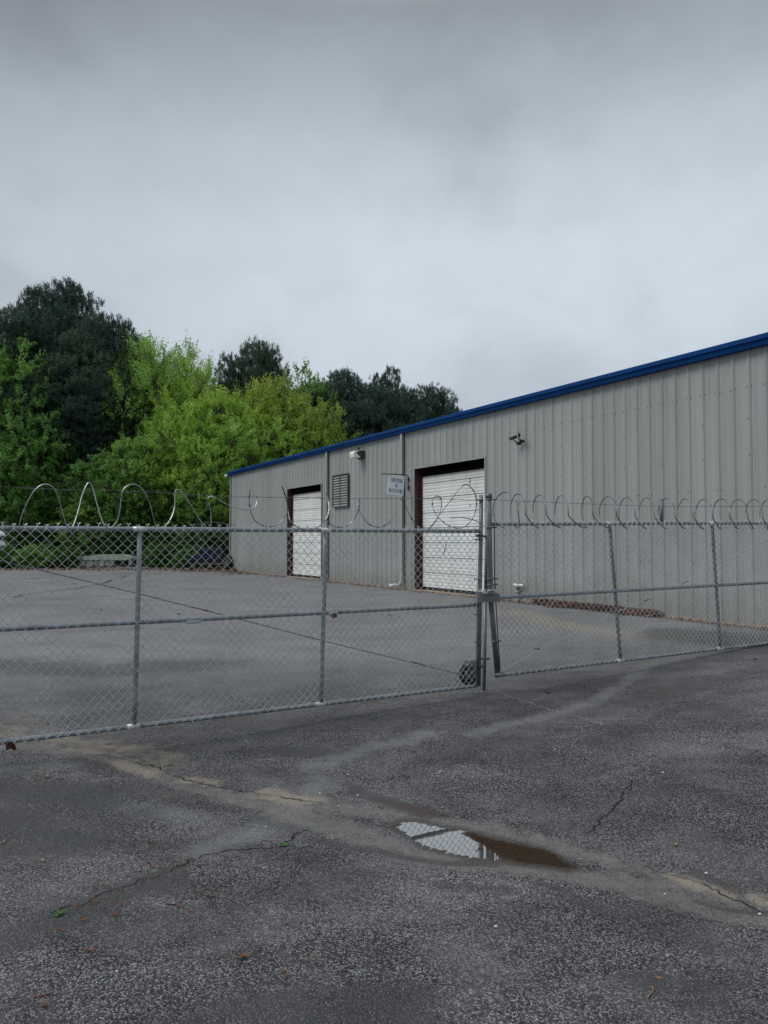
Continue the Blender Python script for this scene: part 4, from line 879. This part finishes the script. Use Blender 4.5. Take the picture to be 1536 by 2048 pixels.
pz = [(486, 1918, .028, orange_l, 'largest orange leaf curled alone near the bottom centre'), (180, 1905, .018, orange_l, 'small round orange leaf, alone between the weed and the bottom edge'),
 (88, 2015, .020, orange_l, 'orange leaf nearest the bottom left corner'), (84, 1725, .024, tan_l, 'yellow-tan leaf at the left, above the crack'),
 (416, 1794, .018, orange_l, 'orange leaf right of the crack, in the pale patch'), (300, 1686, .018, orange_l, 'orange leaf above the dark wet spot beside the crack'),
 (356, 1815, .020, orange_l, 'dark orange leaf beside a short black twig'), (228, 1832, .020, orange_l, 'orange leaf below the weed end of the crack'),
 (168, 1843, .018, orange_l, 'curled orange leaf just below the bright green weed'), (92, 1556, .030, tan_l, 'tan leaf at the left below the gate'),
 (1097, 1387, .035, brown_l, 'dark brown leaf on the asphalt under the right gate leaf'), (1257, 1377, .028, tan_l, 'tan leaf lying before the first upright of the right gate'),
 (1350, 1692, .024, tan_l, 'tan leaf on the asphalt right of the puddle'), (1316, 1960, .014, tan_l, 'pale leaf scrap above the thin twig at bottom right'),
 (1510, 1320, .04, brown_l, 'brown leaf near the right edge beyond the gate foot'), (430, 1748, .016, orange_l, 'orange leaf scrap right of the crack near the centre left'),
 (330, 1598, .016, tan_l, 'small yellow leaf below the tan silt streak')]
for px, py, s, mt, lb_ in pz: leaf(px, py, s, mt, lb_, curl=.35)
for px, py, lb_ in ((150, 1168, 'dark leaf scrap far out in the yard, beside the thin seam'), (203, 1221, 'dark speck of leaf in the yard below the pale slab stack'), (297, 1246, 'brown leaf scrap in the yard behind the left gate upright'), (357, 1229, 'lone dark leaf in the yard left of the near door'), (780, 1232, 'brown leaf in the yard in front of the large door'), (1075, 1300, 'tan leaf behind the right gate in the yard')): leaf(px, py, .06, brown_l, lb_)
crk = [(316, 1735), (303, 1737), (322, 1738), (358, 1733), (366, 1731), (436, 1711), (283, 1762), (290, 1760), (190, 1778), (216, 1776), (240, 1783), (151, 1817), (158, 1814), (185, 1808), (192, 1805), (238, 1812), (120, 1862)]
for px, py in crk: leaf(px, py, random.uniform(.012, .022), orange_l, 'small orange leaf lodged along the left crack', grp='orange leaves lodged along the left crack', asp=.28)
# brown leaf clumps caught on the gate
for px, py, s, lb_, cat_ in ((20, 1488, .05, 'dark brown dead leaf caught under the bottom rail at the left', 'leaf'), (668, 1228, .035, 'brown dead leaf caught on the middle rail right of an upright', 'leaf')):
    c = LP(px, py, .04); m = MB(); r = random.Random(px)
    for k in range(4):
        a = r.uniform(3.6, 5.6); u = np.array([math.cos(a), .5*r.uniform(-1, 1), math.sin(a)]); v = np.cross(u, [0, 1, 0]); q = c+u*s*.4
        m.add([q-u*s*.7, q+v*s*.5+nL*.01, q+u*s*.9, q-v*s*.5-nL*.012], [[0, 1, 2, 3]]); m.add([q-u*s*.7+nL*.002, q+v*s*.5+nL*.012, q+u*s*.9+nL*.002, q-v*s*.5-nL*.01], [[3, 2, 1, 0]])
    single(m, 'caught_leaf', brown_l, lb_, cat_, attrs={'tint': [.5]*m.n})
def twig(a, b, r, mt, label):
    p, q = gp(*a), gp(*b); m = MB(); n = 6; pts = [p+(q-p)*f+np.array([0, 0, .006+.004*math.sin(f*3)])+np.array([1, 0, 0])*.01*math.sin(f*5) for f in np.linspace(0, 1, n)]
    for k in pts: k[2] = float(gh(k[0], k[1]))+.008
    m.tube(pts, r, 5); single(m, 'twig', mt, label, 'twig')
tw_m = painted('dry_twig', (.24, .16, .10), .8, 0, .2, 30); tw_d = painted('reddish_twig', (.16, .08, .06), .8, 0, .2, 30)
twig((64, 1997), (112, 1989), .003, tw_d, 'thin reddish twig near the bottom left corner'); twig((1303, 1975), (1301, 2000), .003, tw_m, 'thin tan twig near the bottom right')
twig((335, 1812), (356, 1812), .003, blackm, 'short black twig touching a dark orange leaf'); twig((0, 1690), (14, 1682), .003, tw_m, 'tan twig at the left edge'); twig((570, 1942), (573, 1960), .002, tw_m, 'tiny forked straw near the bottom centre')
twig((600, 1920), (620, 1925), .002, tw_m, 'fine straw right of the largest orange leaf')
def weed(px, py, s, label):
    p = gp(px, py); m = MB(); r = random.Random(px)
    for k in range(12):
        a = r.uniform(0, 6.28); u = np.array([math.cos(a), math.sin(a), .0]); el_ = r.uniform(.2, .8); v = np.array([-u[1], u[0], 0]); L = s*r.uniform(.6, 1.2)
        pts = [p, p+u*L*.5+np.array([0, 0, L*el_*.6]), p+u*L+np.array([0, 0, L*el_*.5])]; wd = L*.16
        m.add([pts[0]-v*wd*.3, pts[0]+v*wd*.3, pts[1]+v*wd, pts[1]-v*wd, pts[2]], [[0, 1, 2, 3], [3, 2, 4]])
    single(m, 'weed', weed_m, label, 'weed', attrs={'tint': [random.Random(px+i//5).random() for i in range(m.n)]})
weed(118, 1828, .035, 'bright green weed in the crack at the lower left'); weed(570, 1692, .032, 'green weed where the left crack ends near the puddle'); weed(612, 1661, .02, 'tiny green sprig at the upper tip of the left crack'); weed(322, 1598, .015, 'tiny yellowish sprig beside the tan silt streak')
# loose grit washed along the gutter
def fgrit(r):
    k = r.uniform(-6, 3.6); p = np.array([TR0[0]+TRD[0]*k+TRN[0]*r.normal(0, .22), TR0[1]+TRD[1]*k+TRN[1]*r.normal(0, .22), 0]); p[2] = float(gh(p[0], p[1]))+.006; return p
rg = np.random.default_rng(12); m = MB(); ng = 0
while ng < 1500:
    p = fgrit(rg)
    if float(sdf_poly(PP, np.array([[p[0]]]), np.array([[p[1]]]))[0, 0]) < .05: continue
    s = rg.uniform(.0015, .0045); a = rg.uniform(0, 6.28); u = np.array([math.cos(a), math.sin(a), 0])*s; v = np.array([-math.sin(a), math.cos(a), 0])*s*rg.uniform(.5, 1); z = np.array([0, 0, s*.9])
    m.cur = int(rg.uniform() < .35); m.add([p+u, p+v, p-u, p-v, p+z+u*.2, p-z], [[0, 1, 4], [1, 2, 4], [2, 3, 4], [3, 0, 4], [1, 0, 5], [2, 1, 5], [3, 2, 5], [0, 3, 5]]); ng += 1
o = m.build('grit', [painted('dark_grit', (.05, .045, .04), .9), painted('pale_grit', (.26, .24, .21), .9)]); o['kind'] = 'stuff'; o['label'] = 'loose grit and small stones washed along the gutter'; o['category'] = 'grit'
# pale pebbles
peb = [(1205, 1687), (992, 1855), (1413, 1748), (696, 1550), (716, 1592), (678, 1613), (408, 1574), (234, 1945), (640, 1588), (1520, 1830), (1326, 1546), (532, 1655), (528, 1737), (1172, 1768), (1330, 1790), (930, 1757), (1110, 1500), (540, 1520), (880, 1545)]
for px, py in peb:
    p = gp(px, py); m = MB(); s = random.uniform(.005, .009); vs = []; p[2] = float(gh(p[0], p[1]))+.004
    for k in range(3):
        for j in range(6): rr_ = s*(1, 1.2, .5)[k]*random.uniform(.8, 1.2); vs.append(p+np.array([rr_*math.cos(j*1.047), rr_*math.sin(j*1.047)*.8, (-.3, .4, 1)[k]*s*.8]))
    m.add(vs, [[k*6+j, k*6+(j+1) % 6, (k+1)*6+(j+1) % 6, (k+1)*6+j] for k in (0, 1) for j in range(6)]+[[12+j for j in range(6)]], True)
    single(m, 'pebble', painted('pale_pebble', (.55, .53, .48), .7) if not bpy.data.materials.get('pale_pebble') else bpy.data.materials['pale_pebble'], 'small pale pebble lying loose on the dark asphalt', 'pebble', 'pale pebbles on the asphalt')

# ------------------------------------------------------------------ trees
def mesh_quads(name, V4, tint, material):
    """V4: (n,4,3) leaf quads"""
    n = len(V4); me = bpy.data.meshes.new(name); me.vertices.add(n*4); me.vertices.foreach_set('co', V4.reshape(-1).astype(np.float32))
    me.loops.add(n*4); me.loops.foreach_set('vertex_index', np.arange(n*4, dtype=np.int32))
    me.polygons.add(n); me.polygons.foreach_set('loop_start', np.arange(0, n*4, 4, dtype=np.int32)); me.polygons.foreach_set('loop_total', np.full(n, 4, np.int32))
    me.update(calc_edges=True); a = me.attributes.new('tint', 'FLOAT', 'POINT'); a.data.foreach_set('value', np.repeat(tint, 4).astype(np.float32)); me.materials.append(material); return me
def unit(a): return a/(np.linalg.norm(a, axis=-1, keepdims=True)+1e-9)
def leaf_quads(C, D, size, asp, r):
    """diamonds at C, long axis D"""
    n = len(C); S_ = unit(np.cross(D, r.normal(size=(n, 3)))); L = size*r.uniform(.6, 1.3, (n, 1))
    return np.stack([C-D*L*.5, C+S_*L*asp*.5, C+D*L*.5, C-S_*L*asp*.5], 1)
def limbs(m, segs, k=5):
    for pts, r0, r1 in segs: m.tube(pts, np.linspace(r0, r1, len(pts)), k)
def make_tree(kind, H, Rr, base, seed, material, bmat, leaf_s, n_cl, per, spread=1.0, up=.5):
    """returns (trunk mesh, crown mesh) of a tree H high, crown radius Rr, crown from base*H up"""
    r = np.random.default_rng(seed); m = MB(); lean = r.normal(0, .02, 2)
    def ax(h): return np.array([lean[0]*h+.25*math.sin(h*.4+seed), lean[1]*h+.25*math.cos(h*.33+seed)-.25*math.cos(seed), h])
    m.tube([ax(h) for h in np.linspace(0, H*.93, 14)], np.linspace(.022*H, .004*H, 14)*(1 if kind != 'shrub' else .4), 8)
    # crown built of lobes, each lobe of sprays
    lob = []; nl = {'pine': 30, 'decid': 26, 'shrub': 9, 'full': 34}[kind]
    cz = H*(base+(1-base)*.46); az_ = H*(1-base)*.5; n0 = int(nl*.78)
    for i in range(nl):
        if i < n0:
            u = 1-2*(i+.5)/n0; a = i*2.39996+r.normal(0, .15); q = math.sqrt(1-u*u); j_ = r.uniform(.84, 1.06)
            if u < 0 and kind != 'shrub': q = q*(1+.0*u)
        else: u = r.uniform(-.5, .5); a = r.uniform(0, 6.28); q = r.uniform(.1, .6); j_ = 1
        sz = Rr*(r.uniform(.34, .46) if kind in ('pine', 'full') else r.uniform(.27, .42)); h = cz+u*(az_-sz*.75)*j_; rad = q*(Rr-sz*.8)*j_
        if kind == 'shrub': h = H*(.28+.30*u)+r.normal(0, .05)
        c = ax(h)+np.array([math.cos(a)*rad, math.sin(a)*rad, 0])
        lob.append((c, sz)); st = ax(max(base*H*.7, min(h-rad*.7, H*.9))); mid_ = (st+c)/2+np.array([0, 0, -.1*rad])
        m.tube([st, mid_, c], [.006*H, .004*H, .002*H], 5)
    Vs = []; Ts = []
    for c, sz in lob:
        nc = int(n_cl/nl); d = unit(r.normal(size=(nc, 3))); d[:, 2] = np.abs(d[:, 2])*r.choice([1, 1, -.6], nc)
        rad = sz*r.uniform(.3, 1.0, (nc, 1))**.6; P0 = c+d*rad*np.array([1.15, 1.15, .8])
        for j in range(nc):
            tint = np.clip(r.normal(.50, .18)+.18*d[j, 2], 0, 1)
            if kind == 'pine' or kind == 'full':   # a tuft: needles fanned round an upturned shoot
                ax_ = unit(d[j]*.9+np.array([0, 0, .45])); D = unit(ax_+r.normal(0, .8, (per, 3))); q = P0[j]+r.normal(0, .095, (per, 3))
                C = q+D*leaf_s*.3; Vs.append(leaf_quads(C, D, leaf_s, .22, r))
            else:                # sprays: leaves along 3 arching twigs
                C = []; 
                for k in range(3):
                    td = unit(d[j]*1.0+r.normal(0, .45, 3)+np.array([0, 0, up])); L = spread*r.uniform(.45, 1.0); s_ = r.uniform(0, 1, per//3)
                    q = P0[j]+td*L*s_[:, None]+np.array([0, 0, -1])*(.22*L*s_**2)[:, None]+r.normal(0, .055*spread, (per//3, 3)); C.append(q)
                    if k == 0: m.tube([c, (c+P0[j])/2, P0[j]+td*L*.9], [.020, .013, .005], 3, cap=False)
                C = np.concatenate(C); D = unit(r.normal(size=(len(C), 3))*np.array([1, 1, .6])); Vs.append(leaf_quads(C, D, leaf_s, .62, r))
            Ts.append(np.clip(tint+r.normal(0, .12, len(Vs[-1])), 0, 1))
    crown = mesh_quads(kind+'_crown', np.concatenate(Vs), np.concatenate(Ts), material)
    tr = m.build('trunk_source', bmat, None); tm = tr.data; bpy.data.objects.remove(tr); tm.name = kind+'_trunk'
    A_ = np.concatenate(Vs).reshape(-1, 3); return tm, crown, float(np.percentile(A_[:, 2], 99.7)), float(np.percentile(np.hypot(A_[:, 0], A_[:, 1]), 98.5))
LIB = {}
def lib(key):
    if key in LIB: return LIB[key]
    spec = {
     'pineA': ('pine', 16, 3.6, .46, 1, lf_pine, bark_p, .21, 2300, 38), 'pineB': ('pine', 16, 3.8, .40, 2, lf_pine, bark_p, .21, 2500, 38), 'pineC': ('full', 16, 4.0, .24, 3, lf_pine, bark_p, .22, 3200, 34),
     'limeA': ('decid', 9, 3.6, .12, 4, lf_lime, bark, .115, 760, 84, 1.0, .35), 'limeB': ('decid', 9, 3.4, .14, 5, lf_lime, bark, .115, 760, 84, 1.0, .3),
     'feather': ('decid', 12, 3.8, .22, 6, lf_feather, bark, .11, 820, 84, 1.5, .8), 'olive': ('decid', 10, 3.6, .20, 7, lf_olive, bark, .115, 600, 78, 1.2, .6),
     'greenA': ('decid', 10, 3.6, .15, 8, lf_green, bark, .15, 620, 66, 1.1, .1), 'greenB': ('decid', 9, 3.4, .10, 9, lf_green, bark, .15, 620, 66, 1.0, .2),
     'dark': ('decid', 8, 3.6, .04, 10, lf_dark, bark, .17, 620, 60, 1.0, .2), 'shrub': ('shrub', 2.2, 1.5, .0, 11, lf_dark, bark, .11, 260, 60, .5, .3), 'shrubg': ('shrub', 2.4, 1.5, .0, 12, lf_green, bark, .10, 240, 60, .55, .4)}[key]
    LIB[key] = make_tree(*spec); return LIB[key]
def plant(key, px, top, wpx, Yd, name, label, cat='tree', group=None, rot=None):
    tm, cm, H, Rr = lib(key); p = at(px, top, Yd); z0 = float(gh(p[0], Yd)); h = p[2]-z0; sz = h/H; sxy = (wpx/F*Yd)/(2*Rr)
    sxy = min(max(sxy, sz*.55), sz*1.8)
    o = bpy.data.objects.new(name, None); COL.objects.link(o); o.location = (p[0], Yd, z0-.05); o.scale = (sxy, sxy, sz); o.rotation_euler = (0, 0, random.uniform(0, 6.28) if rot is None else rot)
    tag(o, label, cat, group)
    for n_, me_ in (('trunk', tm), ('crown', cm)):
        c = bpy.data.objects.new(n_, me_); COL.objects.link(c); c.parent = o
    return o
G1 = 'dark pines massed behind the left trees'
plant('pineA', 50, 582, 150, 52, 'pine_tree', 'tall hazy dark pine with thin crown at the upper left')
plant('pineB', 140, 566, 165, 53, 'pine_tree', 'tallest dark pine, its rounded top highest in the photo')
plant('pineB', 212, 632, 150, 50, 'pine_tree', 'dark pine on the right shoulder of the tallest pine'); plant('pineA', 255, 655, 90, 51, 'pine_tree', 'dark pine whose top peeks over the feathery green tree')
plant('pineA', -45, 600, 150, 52, 'pine_tree', 'dark pine cut by the left edge')
for px, tp_, w_, y_, k in ((90, 610, 230, 50, 'pineC'), (185, 680, 230, 49, 'pineC'), (10, 640, 230, 49, 'pineC'), (140, 740, 230, 48, 'pineC'), (240, 720, 220, 50, 'pineC'), (60, 760, 230, 47.5, 'pineC'), (330, 760, 230, 52, 'pineC')):
    plant(k, px, tp_, w_, y_, 'pine_tree', 'dense dark pine massed behind the left trees', group=G1)
plant('pineB', 520, 686, 130, 52, 'pine_tree', 'lone dark pine rising between the feathery tree and the pale green tree')
plant('pineA', 470, 712, 70, 53, 'pine_tree', 'small dark pine left of the lone pine')
plant('pineC', 690, 738, 165, 52, 'pine_tree', 'broad rounded dark pine left of the pine with the raised top'); plant('pineB', 655, 765, 110, 51, 'pine_tree', 'dark pine at the left side of the broad rounded pine')
plant('pineA', 775, 735, 90, 53, 'pine_tree', 'pine with a narrow raised top above the blue roof edge'); plant('pineC', 765, 770, 150, 50, 'pine_tree', 'dense dark pine in the middle behind the roof edge')
plant('pineB', 862, 774, 115, 52, 'pine_tree', 'rightmost large pine behind the roof edge'); plant('pineC', 820, 783, 120, 51, 'pine_tree', 'dark pine between the narrow top and the rightmost pine')
plant('pineC', 921, 818, 22, 60, 'pine_tree', 'tiny pine tip just clearing the blue roof edge')
plant('pineC', 600, 775, 180, 54, 'pine_tree', 'dark pine hidden behind the pale green tree'); plant('pineC', 700, 800, 180, 50, 'pine_tree', 'dark pine low behind the olive tree')
plant('greenA', 598, 733, 80, 50, 'broadleaf_tree', 'slim pale green tree between the lone pine and the broad pine')
plant('feather', 330, 682, 230, 49, 'broadleaf_tree', 'tall feathery yellow-green tree in the middle of the left woods'); plant('feather', 278, 684, 130, 50, 'broadleaf_tree', 'narrow feathery tree at the left of the tall feathery one'); plant('feather', 385, 715, 130, 48.5, 'broadleaf_tree', 'feathery tree at the right shoulder of the tall one')
plant('olive', 555, 756, 200, 48, 'broadleaf_tree', 'olive-green spreading tree below the lone pine'); plant('olive', 610, 800, 200, 47.5, 'broadleaf_tree', 'low olive-green tree touching the roof edge'); plant('olive', 500, 775, 150, 48.5, 'broadleaf_tree', 'olive tree with visible branches left of the spreading one')
plant('limeA', 365, 805, 200, 45, 'broadleaf_tree', 'brightest lime-green tree in front of the feathery tree'); plant('limeB', 440, 782, 200, 46, 'broadleaf_tree', 'lime-green tree right of the brightest one'); plant('limeB', 285, 872, 180, 45, 'broadleaf_tree', 'lime-green tree at the left of the brightest one'); plant('limeA', 540, 830, 200, 45, 'broadleaf_tree', 'lime-green tree just above the warehouse corner')
plant('limeB', 450, 850, 200, 44, 'broadleaf_tree', 'low lime-green tree beside the warehouse corner'); plant('olive', 650, 845, 120, 47, 'broadleaf_tree', 'small yellow-olive tree at the roof edge')
plant('greenA', 35, 690, 220, 46.5, 'broadleaf_tree', 'large mid-green tree at the left edge before the pines'); plant('greenB', -30, 700, 210, 46, 'broadleaf_tree', 'mid-green tree cut by the left edge'); plant('greenB', 70, 800, 200, 45, 'broadleaf_tree', 'mid-green tree with drooping sprays at the left'); plant('greenA', 20, 850, 190, 44, 'broadleaf_tree', 'low mid-green tree behind the first razor wire loop')
plant('greenA', 230, 900, 190, 44.5, 'broadleaf_tree', 'mid-green tree in the shade left of the lime trees')
def edgeY(px): return float(np.interp(px, [-100, 0, 120, 280, 400, 470], [gp(x, y)[1] for x, y in ((-100, 1139), (0, 1139), (120, 1137), (280, 1135))]+[38.6, 39]))
G2 = 'dark bushy understory trees along the yard edge'
for i, (px, tp_, w_, y_) in enumerate(((-40, 960, 180, 39), (50, 985, 170, 38.5), (120, 930, 170, 40), (180, 985, 170, 38.5), (250, 970, 170, 39), (330, 960, 170, 39), (400, 985, 160, 38.5), (440, 960, 120, 40), (160, 880, 190, 43), (300, 930, 180, 42), (370, 930, 180, 42), (480, 930, 130, 44))):
    plant('dark' if i % 3 else 'greenB', px, tp_, w_, y_+5.5, 'understory_tree', 'dark bushy understory tree along the yard edge', group=G2)
G3 = 'shrubs along the pavement edge'
for i in range(20):
    px = -70+i*25+random.uniform(-8, 8)
    plant('shrub' if random.random() < .6 else 'shrubg', px, random.uniform(1080, 1104), random.uniform(60, 95), (edgeY(px)+random.uniform(1.2, 2.2)) if not 135 < px < 290 else Ys+random.uniform(1.3, 2.2), 'shrub', 'low dark leafy shrub at the edge of the yard', 'shrub', G3)
for i in range(26):
    px = -90+i*24; plant('dark', px, random.uniform(840, 960), 190, random.uniform(55, 60), 'understory_tree', 'dark bushy understory tree along the yard edge', group=G2)
